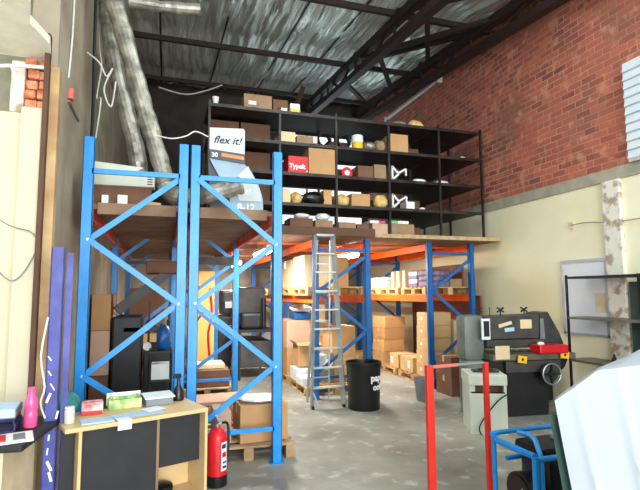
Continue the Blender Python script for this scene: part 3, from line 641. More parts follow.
for k in range(4): parcel('white and lilac parcel stacked near right rack post, %s' % ['bottom', 'second', 'third', 'top'][k], 4.58, 8.08, zt+.07*k, .4, .3, .068, 'white_plastic' if k % 2 else 'lilac', 'white parcels')
for k in range(3): 
    t = thing('storage_tub', 'purple grey tub stacked behind the right rack post, %s' % ['bottom', 'middle', 'top'][k], 'tub', (4.62+.0*k, 7.74, zt+.1*k+.001), .05*k, 'purple tubs')
    tbo = MB().box((0, 0, .045), (.46, .3, .085), bev=.02).make('tub_body', 'lilac', t); MB().box((0, 0, .09), (.49, .33, .014), bev=.005).make('rim', 'plywood_brown' if k == 2 else 'lilac', tbo)
carton('flat brown carton on upper right rack near the end frame', 4.98, 7.72, zt, .26, .3, .14, 'carton_old')
# middle rack
for i, (y, lb) in enumerate(((8.0, 'pallet on floor under middle rack nearest the ladder'), (9.15, 'pallet on floor under middle rack, second from ladder'), (11.2, 'pallet on floor under the middle rack, deepest'))): pallet(lb, 2.68, y, 0, 1.05, 1.05)
carton('rounded tan carton on pallet left of ladder, topmost of the big stack', 2.42, 9.2, zp+.47, .5, .9, .5, 'carton_pink')
carton('brown carton under the rounded tan one left of ladder', 2.42, 9.2, zp, .5, .9, .468, 'carton')
carton('brown open carton on pallet just left of the ladder', 2.42, 8.33, zp+.22, .4, .36, .36, 'carton', flaps=True)
carton('white flat carton on pallet left of ladder feet', 2.36, 8.26, zp, .4, .46, .2, 'white_plastic', tape=False)
carton('white flat carton on pallet behind ladder, nearest post', 2.27, 7.78, zp, .28, .4, .12, 'white_plastic', tape=False)
carton('tan carton with paper notice seen through ladder upper rungs', 2.86, 8.85, zp+.601, .3, .3, .3, 'carton_orange', lab=('f', 0, .5, .14, .14))
carton('tan carton stack base hidden behind the ladder rungs', 2.86, 8.85, zp, .35, .35, .6, 'carton_tan')
carton('large tan carton behind the black bin', 2.93, 8.1, zp+.40, .42, .5, .5, 'carton_orange')
carton('tan carton low behind the black bin', 2.93, 8.1, zp, .42, .5, .398, 'carton_tan')
t = thing('metal_drum', 'dull silver round drum with white label behind ladder rungs', 'drum', (2.6, 7.86, zp+.002)); MB().lathe([(.15, 0), (.16, .02), (.16, .2), (.165, .21), (.16, .22), (.16, .42), (.13, .47), (.05, .49)], n=24).make('body', 'galvanised', t, smooth=True); MB().box((0, -.163, .3), (.12, .01, .14), ry=.5).make('paper_label', 'white_label', t)
zm = 1.561
for i, y in enumerate((7.85, 9.0, 10.9)): pallet(['pallet on upper level of middle rack, seen left of ladder top', 'pallet on upper level of middle rack, second from the ladder', 'pallet on upper level of middle rack, deepest'][i], 2.65, y, zm, 1.0, 1.0)
carton('large cream carton on upper middle rack left of the ladder', 2.5, 9.0, zm+.139, .6, .95, .5, 'carton_pale')
carton('large cream carton on upper middle rack behind the ladder top', 2.42, 7.95, zm+.139, .5, .7, .52, 'carton_pale')
carton('orange brown carton on upper middle rack beside the blue post', 2.88, 8.2, zm+.139, .34, .6, .52, 'carton_orange')
t = thing('crate', 'blue plastic crate under the upper level beside the ladder', 'crate', (2.5, 9.0, zp+.98)); MB().box((0, 0, .06), (.34, .5, .12), bev=.02).make('crate_body', 'dark_blue_paint', t)
bundle('plastic_sheet', 'white plastic sheet crumpled on the blue crate beside ladder', 'sheet', 2.5, 9.0, zp+1.103, .4, .6, .14, 'white_plastic', 52)
# back wall stock below deck
for i, (x, h, m_, lb) in enumerate(((1.5, 1.2, 'carton_tan', 'tan carton pile at the far end of the left aisle'), (3.7, 1.3, 'carton_pale', 'pale carton pile at the far end of the right aisle'))): carton(lb, x, 12.5, 0, .7, .6, h, m_)

# ------------------------------------------------------------------ under the left racks
pallet('worn pallet on floor at the foot of the tall blue post', .86, 5.45, 0, .92, 1.2, 'old_pallet', rz=-.05)
carton('battered brown open carton on worn pallet beside the tall blue post', .99, 5.16, .139, .48, .44, .36, 'carton', flaps=False, rz=.03)
bundle('plastic_wrap', 'clear white plastic wrap bunched on top of the battered carton', 'wrap', .99, 5.16, .502, .44, .36, .05, 'white_plastic', 77)
carton('narrow grey carton standing left of the battered carton', .60, 5.2, .139, .16, .4, .30, 'carton_pink', tape=True)
t = thing('cardboard_stack', 'low stack of flat pinkish cardboard sheets behind the battered carton', 'cardboard', (.72, 6.35, .0), .02); 
for k in range(6): MB().box((rnd.uniform(-.02, .02), rnd.uniform(-.02, .02), .04+.05*k), (.72, .52, .045), rz=rnd.uniform(-.05, .05), bev=.004).make('sheet_bundle', 'carton_pink', t)
pallet('old pallet under the right bay of tall racks, carrying a dark box', .70, 8.4, 0, .8, 1.0, 'old_pallet')
carton('dark brown crate on old pallet behind the flat cardboard', .72, 8.35, .139, .66, .7, .26, 'carton_dark', tape=False)
carton('pale flat carton on top of dark crate behind cardboard', .74, 8.4, .402, .5, .5, .07, 'carton_pale', tape=False)
t = thing('tall_locker', 'tall yellow wooden locker with red straps behind the twin posts', 'locker', (.72, 9.3, 0)); MB().box((0, 0, 1.0), (.36, .5, 2.0), bev=.01).make('body', 'locker_yellow', t); MB().bb(-.16, .16, -.27, -.25, .05, 1.95).make('door', 'locker_yellow', t)
MB().tube([(.1, -.28, 1.7), (.14, -.285, 1.2), (.08, -.285, .9), (.12, -.28, .4)], .018).make('strap', 'red_plastic', t); MB().box((-.1, -.28, 1.15), (.03, .01, .3), ry=.6).make('strap', 'ink', t)
t = thing('covered_press', 'dark covered machine standing deep beneath the right tall rack', 'machine', (1.42, 11.5, 0)); MB().box((.0, 0, .55), (.5, .9, 1.1), bev=.05).make('base', 'machine_dark', t); MB().box((.05, -.1, 1.4), (.42, .6, .55), bev=.06).make('head', 'machine_dark', t); MB().box((.0, -.42, 1.35), (.16, .04, .14)).make('plate', 'white_label', t)
t = thing('black_workbench', 'black loaded workbench deep in aisle right of the tall racks', 'workbench', (1.72, 9.95, 0))
MB().box((0, 0, .9), (.72, 1.5, .05)).make('bench_top', 'black_metal', t); MB().box((0, .1, .45), (.6, 1.3, .5), bev=.02).make('under_shelf', 'machine_dark', t)
for x in (-.33, .33):
    for y in (-.7, .7): MB().bb(x-.02, x+.02, y-.02, y+.02, 0, .88).make('leg', 'black_metal', t)
MB().box((.02, .35, 1.33), (.6, .5, .8), bev=.04).make('cabinet_block', 'machine_dark', t); MB().box((-.08, -.4, 1.08), (.4, .4, .3), bev=.05).make('motor', 'black_metal', t); MB().cyl((.2, -.3, .93), (.2, -.3, 1.5), .05, n=14).make('column', 'black_metal', t)
# left bay: conveyor machine
t = thing('conveyor_machine', 'dark machine with slanting conveyor arm under left tall rack', 'machine', (-.16, 6.9, 0))
MB().box((-.24, 0, .66), (.34, .7, 1.32), bev=.02).make('cabinet', 'black_metal', t)
MB().box((.12, .1, .5), (.34, .7, .86), bev=.02).make('lower_body', 'black_metal', t)
MB().bar((-.4, 0, 1.38), (.28, .1, 1.92), .3, .1).make('chute', 'machine_dark', t)
MB().bar((-.38, -.16, 1.44), (.3, -.06, 1.98), .03, .05).make('side_rail', 'machine_dark', t)
MB().box((.15, .1, 1.95), (.4, .5, .16), bev=.02).make('hopper', 'carton_dark', t)
for x in (-.36, .0, .26): MB().bar((x, .2, .6), (x, .2, 1.5), .03, .03).make('stand', 'black_metal', t)
for i in range(5): MB().cyl((-.08+.08*i, -.28, 1.12), (-.08+.08*i, -.28, 1.12+.1+.05*(i % 3)), .018, n=10).make('lever', 'black_metal', t)
MB().box((-.05, -.3, 1.16), (.46, .1, .05)).make('control_bar', 'machine_dark', t)
MB().cyl((0.0, -.34, .95), (0.0, -.37, .95), .05).make('dial', 'white_plastic', t)
for k, (h, m_, lb) in enumerate(((.60, 'carton_dark', 'dark carton at bottom of pile beside left wall'), (.55, 'carton_pink', 'pinkish carton in middle of pile beside left wall'), (.45, 'carton', 'brown carton on top of pile beside left wall'))):
    carton(lb, -.72, 7.1, sum((.60, .55, .45)[:k]), .22, .8, h-.002, m_)
carton('pale carton behind the black machine under left tall rack', -.25, 9.6, 0, .6, .6, .9, 'carton_tan')
carton('dull carton on pale carton under left tall rack', -.25, 9.6, .902, .6, .6, .8, 'carton_dark')
t = thing('black_trolley', 'black wire trolley between machine and twin blue posts', 'trolley', (.0, 6.2, 0))
for x in (-.12, .12):
    for y in (-.15, .15): MB().cyl((x, y, .04), (x, y, .95), .012, n=8).make('upright', 'black_metal', t); MB().cyl((x-.012, y, .04), (x+.012, y, .04), .038, n=14).make('wheel', 'black_plastic', t)
for z in (.25, .6, .93): MB().box((0, 0, z), (.26, .33, .02)).make('shelf', 'black_metal', t)
carton('white carton on middle shelf of the black trolley', 0, 6.2, .611, .2, .24, .18, 'white_plastic', tape=False)
bundle('strap_coil', 'dark blue strap bundle on top of black trolley', 'strap', 0.03, 6.2, .942, .16, .2, .3, 'dark_blue_paint', 61)

# purple damaged upright
t = thing('purple_upright', 'chipped purple slotted rack upright leaning beside the wooden corner post', 'upright', (-.66, 3.72, 0), .1)
g = MB(); g.bb(-.06, -.052, -.03, .03, 0, 1.92); g.bb(.012, .02, -.03, .03, 0, 1.92); g.bb(-.06, .02, .024, .03, 0, 1.92); g.bb(-.06, .02, -.03, -.026, 0, 1.92)
g.make('channel', 'purple_paint', t)
MB().bb(.035, .075, -.02, .02, 0, 1.88).make('inner_channel', 'purple_paint', t)
g = MB()
for i in range(12): g.box((-.02+rnd.uniform(-.02, .04), -.033, .1+.1*i+rnd.uniform(-.03, .03)), (rnd.uniform(.006, .018), .003, rnd.uniform(.02, .07)), ry=rnd.uniform(-.6, .6))
g.make('paint_chips', 'white_label', t)
MB().tube([(-.06, -.04, 1.45), (-.09, -.05, 1.2), (-.06, -.045, 1.0), (-.08, -.05, .9), (-.05, -.045, .8)], .006).make('wire', 'white_cable', t)

# ------------------------------------------------------------------ desk and its clutter
DR = math.atan2(.32, .91)
t = thing('desk', 'maple desk with black panel in front of the left racks', 'desk', (-.56, 3.52, 0), DR)
W, D = .965, .46
MB().box((W/2, D/2, .737), (W, D, .028), bev=.004).make('tabletop', 'desk_maple', t)
MB().bb(.085, .105, .02, D-.02, 0, .722).make('side_panel', 'desk_maple', t); MB().bb(W-.022, W-.002, .005, D-.01, 0, .722).make('side_panel', 'desk_maple', t)
MB().bb(.107, .60, .06, .08, .0, .72).make('front_panel', 'desk_black', t); MB().bb(.61, W-.024, .10, .12, .36, .72).make('front_panel', 'desk_black', t)
MB().bb(.0, .083, .12, .14, 0, .72).make('front_panel', 'desk_black', t)
MB().bb(.60, W-.024, .30, .32, .02, .36).make('back_panel', 'desk_maple', t); MB().bb(.60, W-.024, .05, .38, .12, .14).make('shelf', 'desk_maple', t)
MB().bb(.60, .618, .05, .4, 0, .722).make('divider', 'chipboard', t)
bundle('baseball_hat', 'black hat lying on the lower desk shelf', 'hat', *(t.matrix_basis @ Vector((.70, .2, 0)))[:2], .141, .16, .2, .08, 'black_plastic', 70)
ZT = .7525
def dpos(u, v): q = Matrix.Rotation(DR, 4, 'Z') @ Vector((u, v, 0)); return -.56+q.x, 3.52+q.y
def on_desk(name, label, cat, u, v, mt, g, z=ZT, rz=0, smooth=False):
    x, y = dpos(u, v); return tag(g.make(name, mt, loc=(x, y, z), rz=DR+rz, smooth=smooth), label, cat)
def desk_thing(name, label, cat, u, v, rz=0, z=ZT): x, y = dpos(u, v); return thing(name, label, cat, (x, y, z), DR+rz)
on_desk('teal_bag', 'rumpled teal cloth pouch at left back of the desk', 'pouch', .07, .40, 'teal', MB().sph((0, 0, .083), .083, (1.15, 1, 1.0)), smooth=True)
t = desk_thing('glass_jar', 'small pale jar with green contents at left front of desk', 'jar', .05, .15); MB().lathe([(.028, 0), (.032, .01), (.032, .085), (.028, .095)], n=18).make('jar_body', 'offwhite_metal', t, smooth=True); MB().lathe([(.030, .096), (.030, .108)], n=18).make('lid', 'white_plastic', t)
t = desk_thing('open_box', 'small red and white printed carton at the back of desk', 'box', .24, .38, -.2); MB().box((0, 0, .04), (.14, .1, .08), bev=.003).make('box_body', 'red_print', t); MB().box((0, -.062, .012), (.13, .03, .02)).make('booklet', 'red_plastic', t)
t = desk_thing('printed_carton', 'open green and yellow printed carton at the back of desk', 'box', .47, .40, -.15); MB().box((0, 0, .035), (.23, .11, .07), bev=.003).make('box_body', 'green_print', t); g = MB()
for i in range(9): g.sph((-.09+.023*i, rnd.uniform(-.03, .03), .075), .02, (1, 1, .7), n=8)
g.make('packets', 'green_print', t, smooth=True); MB().box((0, .055, .06), (.24, .004, .09)).make('lid', 'white_label', t)
t = desk_thing('document_box', 'grey document tray with white sheets on desk near twin posts', 'tray', .71, .37, -.12); MB().box((0, 0, .03), (.2, .16, .06), bev=.004).make('tray_body', 'grey_plastic', t); MB().box((0, -.005, .067), (.22, .18, .01), rx=.06).make('lid', 'paper', t)
on_desk('notepad', 'pale blue notepad on the desk front left', 'notepad', .21, .10, 'blue_paper', MB().box((0, 0, .004), (.2, .14, .008)), rz=-.1)
on_desk('paper_sheet', 'long pale blue sheet across the middle of desk', 'paper', .49, .13, 'blue_paper', MB().box((0, 0, .0015), (.34, .15, .002)), rz=.02)
on_desk('paper_sheet', 'white sheet on the desk right of the long blue sheet', 'paper', .62, .20, 'paper', MB().box((0, 0, .005), (.14, .12, .002)), rz=.2)
g = MB(); g.box((0, .03, .006), (.09, .08, .002)); g.box((0, -.012, -.025), (.09, .002, .065)); on_desk('hanging_note', 'white note hanging over the desk front edge', 'paper', .36, .0, 'paper', g)
t = desk_thing('tape_dispenser', 'black spray bottle standing at the desk back beside twin posts', 'bottle', .885, .395); MB().lathe([(.042, 0), (.045, .02), (.035, .08), (.016, .12), (.014, .17)], n=16).make('bottle_body', 'black_plastic', t, smooth=True); MB().box((-.012, 0, .19), (.06, .025, .035), bev=.006).make('trigger_head', 'black_plastic', t)
t.name = 'spray_bottle'

# left counter
t = thing('counter', 'dark edged counter at the left edge under the cream wall', 'counter', (-.68, 3.36, 0), R_(-8))
MB().bb(-1.5, 0, -.22, .5, .74, .775, bev=.01).make('worktop', 'desk_black', t); MB().bb(-1.5, -.12, .3, .34, 0, .74).make('panel', 'beige', t); MB().bb(-.16, -.12, -.15, .34, 0, .74).make('side_panel', 'beige', t)
g = MB(); g.box((0, 0, .006), (.34, .22, .01), bev=.003); o = tag(g.make('brochure', 'white_label', loc=(-.86, 3.28, .777), rz=.25), 'white and red brochure on counter at left edge', 'brochure')
MB().box((.01, 0, .012), (.05, .16, .002)).make('red_panel', 'red_plastic', o); MB().box((.1, 0, .012), (.06, .14, .002)).make('dark_panel', 'grey_plastic', o)
t = thing('letter_tray', 'stacked blue letter trays with white paper at left edge', 'tray', (-.98, 3.55, .777), .1)
for k in range(2):
    g = MB(); g.box((0, 0, .01+.08*k), (.3, .26, .006)); g.box((-.147, 0, .03+.08*k), (.006, .26, .045)); g.box((.147, 0, .03+.08*k), (.006, .26, .045)); g.box((0, .127, .03+.08*k), (.3, .006, .045)); g.make('tray', 'navy' if k == 0 else 'grey_plastic', t)
MB().box((0, 0, .115), (.29, .25, .05), bev=.003).make('paper_stack', 'blue_paper', t)
for sx in (-.14, .14): MB().bb(sx-.004, sx+.004, -.12, .12, .05, .095).make('riser', 'black_plastic', t)
t = thing('water_bottle', 'bright pink water bottle standing on counter beside wooden post', 'bottle', (-.765, 3.56, .777)); MB().lathe([(.034, 0), (.038, .008), (.038, .09), (.035, .1), (.038, .11), (.037, .17), (.02, .205), (.019, .215)], n=24).make('bottle_body', 'pink_plastic', t, smooth=True); MB().lathe([(.022, .216), (.022, .24), (.018, .245)], n=20).make('cap', 'pink_plastic', t)

# ------------------------------------------------------------------ fire extinguisher
t = thing('fire_extinguisher', 'red fire extinguisher with black base beside the desk', 'fire extinguisher', (.475, 4.36, 0), R_(10))
MB().lathe([(.085, 0), (.088, .01), (.088, .09)], n=28).make('base', 'black_plastic', t, smooth=True)
MB().lathe([(.083, .09), (.083, .38), (.075, .42), (.05, .45), (.026, .465), (.024, .48)], n=28).make('cylinder', 'red_plastic', t, smooth=True)
MB().cyl((0, 0, .48), (0, 0, .53), .02).box((.0, -.02, .54), (.03, .12, .02), rx=.3).box((0, -.03, .515), (.026, .11, .012), rx=-.1).make('valve_handle', 'galvanised', t)
MB().tube([(.02, 0, .50), (.09, .02, .49), (.105, .02, .4), (.1, .02, .2)], .012).make('hose', 'black_plastic', t, smooth=True)
def wrap(t, name, mt, r, a0, a1, z0, z1):
    g = MB(); n = 10; lo = []; hi = []
    for i in range(n+1):
        a = a0+(a1-a0)*i/n; lo.append(g.b.verts.new((r*math.sin(a), -r*math.cos(a), z0))); hi.append(g.b.verts.new((r*math.sin(a), -r*math.cos(a), z1)))
    for i in range(n): g.b.faces.new((lo[i], lo[i+1], hi[i+1], hi[i]))
    return g.make(name, mt, t)
lp = wrap(t, 'label_panel', 'white_label', .0845, .15, 1.0, .13, .36)
for a0, z0, z1, m_ in ((.2, .31, .345, 'navy'), (.25, .24, .28, 'red_plastic'), (.3, .15, .17, 'navy'), (.3, .19, .205, 'navy')): wrap(lp, 'label_print', m_, .0852, a0, a0+.55, z0, z1)

# ------------------------------------------------------------------ step ladder
t = thing('step_ladder', 'tall aluminium step ladder standing before the middle rack', 'ladder', (2.25, 6.78, 0))
H = 2.46
def rail(x0, x1, y0, y1): MB().bar((x0, y0, 0.0), (x1, y1, H-.03), .022, .07).make('rail', 'aluminium', t)
rail(-.235, -.145, -.1, .0); rail(.235, .125, -.1, .0)
for s in (-1, 1): MB().bar((s*.17, .36, 0.0), (s*.10, .06, H-.08), .02, .045).make('rear_rail', 'aluminium', t)
for i in range(8):
    z = .28+.27*i; f = z/H; hw = .235-.1*f; MB().box((-.008*f, -.1+.1*f, z), (2*hw, .08, .022), bev=.003).make('step', 'aluminium', t)
MB().box((0, .03, H-.02), (.28, .16, .04), bev=.01).make('top_cap', 'galvanised', t)
for i in range(5):
    z = .35+.42*i; f = z/H; hw = .17-.07*f; MB().bar((-hw, .36-.3*f, z), (hw, .36-.3*f, z), .015, .02).make('cross_bar', 'aluminium', t)
MB().bar((-.215, -.09, .22), (-.13, -.1, .02+.0), .012, .02).bar((.215, -.09, .24), (.12, -.1, .25), .012, .02).make('stay', 'aluminium', t)
for s in (-1, 1): MB().box((s*.228, -.1, .02), (.035, .08, .04)).make('foot', 'black_plastic', t)

# ------------------------------------------------------------------ black bin
t = thing('waste_bin', 'black plastic drum bin with white lettering beside the ladder', 'bin', (2.72, 6.50, 0))
MB().lathe([(.215, 0), (.22, .02), (.24, .60), (.245, .61), (.245, .63), (.235, .63), (.21, .03), (.0, .03)], n=36, cap=False).make('body', 'black_plastic', t, smooth=True)
g = MB(); n = 36
for i in range(n):
    pass
g.lathe([(.244, .57), (.255, .62), (.255, .64), (.24, .645), (.232, .56)], n=36, cap=False).make('bag_rim', 'black_plastic', t, smooth=True)
text_mesh('lettering', 'paper', .13, 'white_ink', t, (0, 0, .40), bend=(.240, .02), bold=.004)
text_mesh('lettering', 'only', .12, 'white_ink', t, (0, 0, .28), bend=(.238, .16), bold=.004)
# grey bucket
t = thing('bucket', 'grey plastic bucket on the floor behind the red stand', 'bucket', (3.76, 6.66, 0))
MB().lathe([(.105, 0), (.11, .01), (.15, .31), (.158, .315), (.158, .33), (.148, .33), (.105, .02), (.0, .02)], n=28, cap=False).make('body', 'grey_plastic', t, smooth=True)
MB().tube([(-.155, 0, .31), (-.1, -.13, .29), (0, -.175, .27), (.1, -.13, .29), (.155, 0, .31)], .005).make('handle', 'galvanised', t)

# ------------------------------------------------------------------ red stand
t = thing('metal_stand', 'red tubular goalpost stand in front of the white cabinet', 'stand', (1.9, 3.3, 0))
MB().bb(-.02, .035, -.02, .02, 0, 1.06, bev=.004).make('leg', 'red_paint', t); MB().bb(.485, .52, -.018, .018, 0, 1.06, bev=.004).make('leg', 'red_paint', t)
MB().cyl((.035, 0, 1.045), (.25, 0, 1.05), .013).make('crossbar', 'pink_red', t); MB().cyl((.25, 0, 1.05), (.485, 0, 1.055), .0128).make('crossbar', 'galvanised', t)
for x in (.008, .502): MB().bb(x-.025, x+.025, -.2, .2, 0, .03).make('foot', 'red_paint', t)

# ------------------------------------------------------------------ white cabinet
t = thing('metal_cabinet', 'white low cabinet with open slot before the green machine', 'cabinet', (3.66, 5.08, 0), R_(-24))
g = MB(); w2 = .205; d2 = .24
g.bb(-w2, w2, -d2, d2, 0, .03); g.bb(-w2, -w2+.02, -d2, d2, .03, .47); g.bb(w2-.02, w2, -d2, d2, .03, .47); g.bb(-w2, w2, d2-.02, d2, .03, .64); g.bb(-w2+.02, w2-.02, -d2, -d2+.02, .03, .45)
g.make('body', 'offwhite_metal', t)
MB().bb(-w2-.01, w2+.01, -d2-.01, d2, .54, .66, bev=.012).make('top_section', 'offwhite_metal', t)
MB().bb(-w2, -w2+.06, -d2, d2, .47, .54).make('spacer', 'offwhite_metal', t); MB().bb(w2-.03, w2, -d2, d2, .47, .54).make('spacer', 'offwhite_metal', t)
MB().bb(-w2+.06, w2-.03, -d2+.1, -d2+.14, .45, .54).make('slot_inside', 'carton_dark', t)
MB().box((.02, -.02, .675), (.3, .14, .02), bev=.006).make('top_plate', 'black_plastic', t); MB().sph((.02, -.05, .69), .05, (2, 1, .4)).make('top_handle', 'black_plastic', t, smooth=True)
MB().tube([(w2+.01, -d2-.01, .45), (.1, -d2-.03, .38), (-.05, -d2-.03, .2), (-.12, -d2-.04, .08), (-.1, -d2-.05, .01)], .008).make('power_cord', 'black_cable', t)

# ------------------------------------------------------------------ green machine
t = thing('paper_cutter', 'large green-grey workshop machine with red tray and handwheel', 'machine', (3.76, 5.62, 0), R_(-6))
MB().box((.18, .14, 1.0), (.30, .26, .60), bev=.07).make('motor_housing', 'machine_green', t, smooth=True)
MB().box((.18, .12, .36), (.26, .24, .70), bev=.03).make('column', 'machine_green', t)
MB().prism([(.30, .98), (.34, 1.27), (1.18, 1.29), (1.22, 1.2), (1.2, .98)], .0, .4).make('press_beam', 'machine_dark', t)
MB().bb(.32, 1.2, -.05, .35, .86, .97, bev=.02).make('clamp_bar', 'machine_dark', t)
MB().bb(.3, 1.5, -.22, .34, .72, .80, bev=.01).make('bed', 'machine_bed', t)
MB().prism([(.28, .72), (1.46, .72), (1.40, .60), (1.18, .45), (1.12, .0), (.52, .0), (.48, .40), (.3, .58)], -.12, .3).make('base', 'black_metal', t)
MB().bb(.5, 1.3, -.18, -.13, .56, .71, bev=.01).make('front_apron', 'machine_dark', t)
MB().prism([(1.16, .90), (1.14, 1.31), (1.26, 1.33), (1.42, 1.05), (1.5, .84)], -.02, .3).make('arm', 'machine_dark', t)
MB().prism([(1.12, .92), (1.13, 1.24), (1.18, 1.24), (1.2, .92)], -.03, -.02).make('arm_edge', 'galvanised', t)
MB().box((1.12, -.2, .86), (.42, .22, .11), bev=.02).make('red_tray', 'red_plastic', t)
MB().sph((1.0, -.2, .925), .035, (1.5, 1, .8)).make('tray_knob', 'white_plastic', t, smooth=True)
g = MB(); g.box((.28, -.09, 1.12), (.12, .02, .27)); g.make('white_frame', 'white_plastic', t); MB().box((.285, -.105, 1.125), (.075, .01, .2)).make('screen', 'ink', t)
for (x, z, w_, h_, m_, r) in ((.62, 1.17, .2, .045, 'carton_pale', -.25), (.68, 1.10, .14, .05, 'blue_paper', -.08), (.93, 1.17, .17, .12, 'carton_pale', 0), (.42, .74+.09, .2, .17, 'carton_pale', 0)):
    MB().box((x, -.005 if z > 1 else -.235, z), (w_, .006, h_), ry=r).make('sticker', m_, t)
for x, z in ((.68, .74), (1.30, .78)): yt = MB().box((x, -.26, z), (.12, .02, .09), ry=.15).make('yellow_tag', 'yellow', t); MB().box((x, -.272, z), (.03, .004, .03), ry=.15).make('tag_mark', 'ink', yt)
g = MB(); g.tube([(1.07+.13*math.cos(a/16*2*math.pi), -.3, .55+.13*math.sin(a/16*2*math.pi)) for a in range(17)], .012, n=8, smooth=1).make('handwheel', 'galvanised', t, smooth=True)
MB().cyl((1.07, -.12, .55), (1.07, -.32, .55), .045).bar((.94, -.3, .55), (1.20, -.3, .55), .02, .02).bar((1.07, -.3, .42), (1.07, -.3, .68), .02, .02).make('wheel_hub', 'black_metal', t)
MB().cyl((1.07, -.22, .55), (1.07, -.28, .55), .11, n=28).make('wheel_disc', 'machine_dark', t)
for x in (.3, .62, .98): 
    g = MB(); g.bar((x-.05, .1, 1.33), (x+.05, .1, 1.39), .018, .018); g.bar((x-.05, .1, 1.39), (x+.05, .1, 1.33), .018, .018); g.cyl((x, .1, 1.27), (x, .1, 1.36), .009, n=8); g.make('x_knob', 'ink', t)
MB().cyl((.46, .1, 1.27), (.46, .1, 1.4), .005, n=6).make('rod', 'ink', t)
for k in range(1): tag(MB().box((0, 0, .3), (.5, .4, .6), bev=.03).make('steel_bin', 'black_metal', loc=(5.33, 6.25, 0)), 'black steel bin between the green machine and cream wall', 'bin')

# ------------------------------------------------------------------ steel shelf unit at right
t = thing('steel_shelf', 'thin dark steel shelf unit with wooden boards at the right wall', 'shelf', (5.15, 3.2, 0))
for x, y in ((0, 0), (0, 2.06), (.36, 0), (.36, 1.3)):
    if True: MB().bb(x, x+.025, y, y+.025, 0, 1.82).make('post', 'black_metal', t)
for z, m_ in ((1.80, 'black_metal'), (1.27, 'machine_bed'), (.72, 'machine_bed')): MB().bb(0, .385, 0, 2.085, z-.03, z, bev=.003).make('shelf_board', m_, t)
tag(MB().box((0, 0, .86), (.03, 1.16, 1.72)).make('green_panel', 'board_green', loc=(5.575, 4.1, 0)), 'dark green panel standing behind the steel shelf at the right edge', 'panel')
t = thing('desk_fan_base', 'tiny dark bottle cluster on low shelf board at right', 'bottles', (5.32, 4.75, .722)); t.name = 'bottle_cluster'
for i in range(3): MB().lathe([(.02, 0), (.022, .05), (.01, .08), (.01, .1)], c=(.04*i, .03*i, 0), n=12).make('bottle', 'black_plastic', t)

# ------------------------------------------------------------------ blue framed generator
t = thing('generator', 'blue tube framed generator beside the covered machine', 'generator', (2.23, 2.6, 0))
TR = .017
g = MB(); g.tube([(0, .4, 0.0), (0, .4, .57), (0, .39, .6), (.03, .4, .62), (.62, .4, .62), (.65, .4, .58), (.65, .4, 0)], TR, n=10, smooth=3).make('frame_hoop', 'blue_paint', t, smooth=True)
g = MB(); g.tube([(0, .4, .58), (.0, .0, .58)], TR*1.2, n=10).make('side_rail', 'blue_paint', t, smooth=True)
g = MB(); g.tube([(0, .0, .58), (.0, .0, .3), (0, 0, 0)], TR*1.2, n=10).make('frame_leg', 'blue_paint', t, smooth=True)
g = MB(); g.tube([(0, .0, .56), (.65, .0, .56)], TR, n=10).make('front_rail', 'blue_paint', t, smooth=True)
g = MB(); g.tube([(.16, .34, .625), (.14, .18, .64), (.08, .06, .60), (.045, .0, .5), (.04, 0, .0)], TR, n=10, smooth=5).make('handle', 'blue_paint', t, smooth=True)
g = MB(); g.tube([(.1, .4, .44), (.62, .4, .46)], TR, n=10).make('rear_rail', 'blue_paint', t, smooth=True)
MB().box((.38, .2, .30), (.44, .28, .44), bev=.04).make('engine', 'black_plastic', t, smooth=True)
ft = MB().box((.33, .2, .55), (.44, .28, .10), bev=.04).make('fuel_tank', 'black_metal', t, smooth=True)
MB().cyl((.36, .2, .61), (.36, .2, .635), .045, n=20).make('fuel_cap', 'aluminium', ft, smooth=True)
sd = MB().cyl((.12, .2, .30), (.03, .2, .30), .12, n=28).cyl((.03, .2, .3), (.02, .2, .3), .1, n=28).make('starter_disc', 'black_plastic', t)
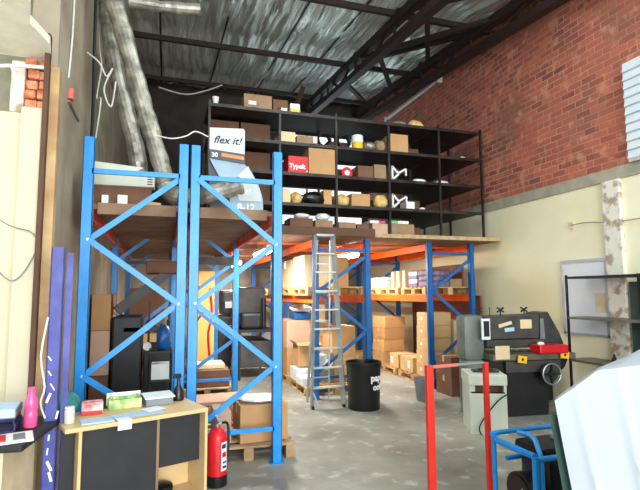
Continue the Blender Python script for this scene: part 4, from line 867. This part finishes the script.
MB().bar((.018, .15, .33), (.018, .2, .25), .006, .01).make('disc_mark', 'white_plastic', sd)
for y in (0, .4): MB().tube([(0, y, .05), (.65, y, .05)], TR, n=8).make('skid', 'blue_paint', t)

# ------------------------------------------------------------------ covered machine at lower right
t = thing('covered_machine', 'large machine under a pale blue-white sheet, lower right', 'machine', (1.94, 2.1, 0), math.atan2(-.53, .85))
def top(u):                                         # height of the sheet's front shoulder along the machine
    return 1.02+.16*min(1, u/.21)+.03*max(0, min(1, (u-.21)/.2))+.06*max(0, u-.4)
def left(s): return .0+.075*min(1, s*1.9)+.03*max(0, s-.5)      # the left hem swings in towards the floor
g = MB(); nu, nv = 80, 24; F = []
for i in range(nu+1):
    u = 1.5*(i/nu)**1.2; col = []
    for j in range(nv+1):
        s_ = j/nv; zt = top(u); z = zt*(1-s_)+.02
        uu = u+left(s_)*(1-u/1.5)
        fold = .010*math.sin(u*14+2*s_)+.018*math.exp(-((u-.10-.02*s_)/.018)**2)+.02*math.exp(-((u-.30-.05*s_)/.02)**2)+.012*math.exp(-((u-.62)/.03)**2)
        col.append(g.b.verts.new((uu, -fold*(.25+s_)+.012*math.sin(4*u+5*s_), z)))
    F.append(col)
for i in range(nu):
    for j in range(nv): g.b.faces.new((F[i][j], F[i+1][j], F[i+1][j+1], F[i][j+1]))
Bk = []
for i in range(nu+1):
    u = 1.5*(i/nu)**1.2
    a = g.b.verts.new((u+.02, .04, top(u)+.035)); b = g.b.verts.new((u+.30, .42, 1.10+.16*min(1, u/.3)+.25*max(0, u-.1)*.9)); c = g.b.verts.new((u+.34, .5, .5))
    Bk.append((F[i][0], a, b, c))
for i in range(nu):
    for k in range(3): g.b.faces.new((Bk[i][k], Bk[i][k+1], Bk[i+1][k+1], Bk[i+1][k]))
g.make('sheet', 'cloth_cover', t, smooth=True)
MB().loft([(-.02, .05, .96), (1.4, .05, .96), (1.4, .05, 0), (.10, .05, 0)], [(.22, .40, .96), (1.4, .40, .96), (1.4, .40, 0), (.30, .40, 0)]).make('machine_body', 'dark_green', t)
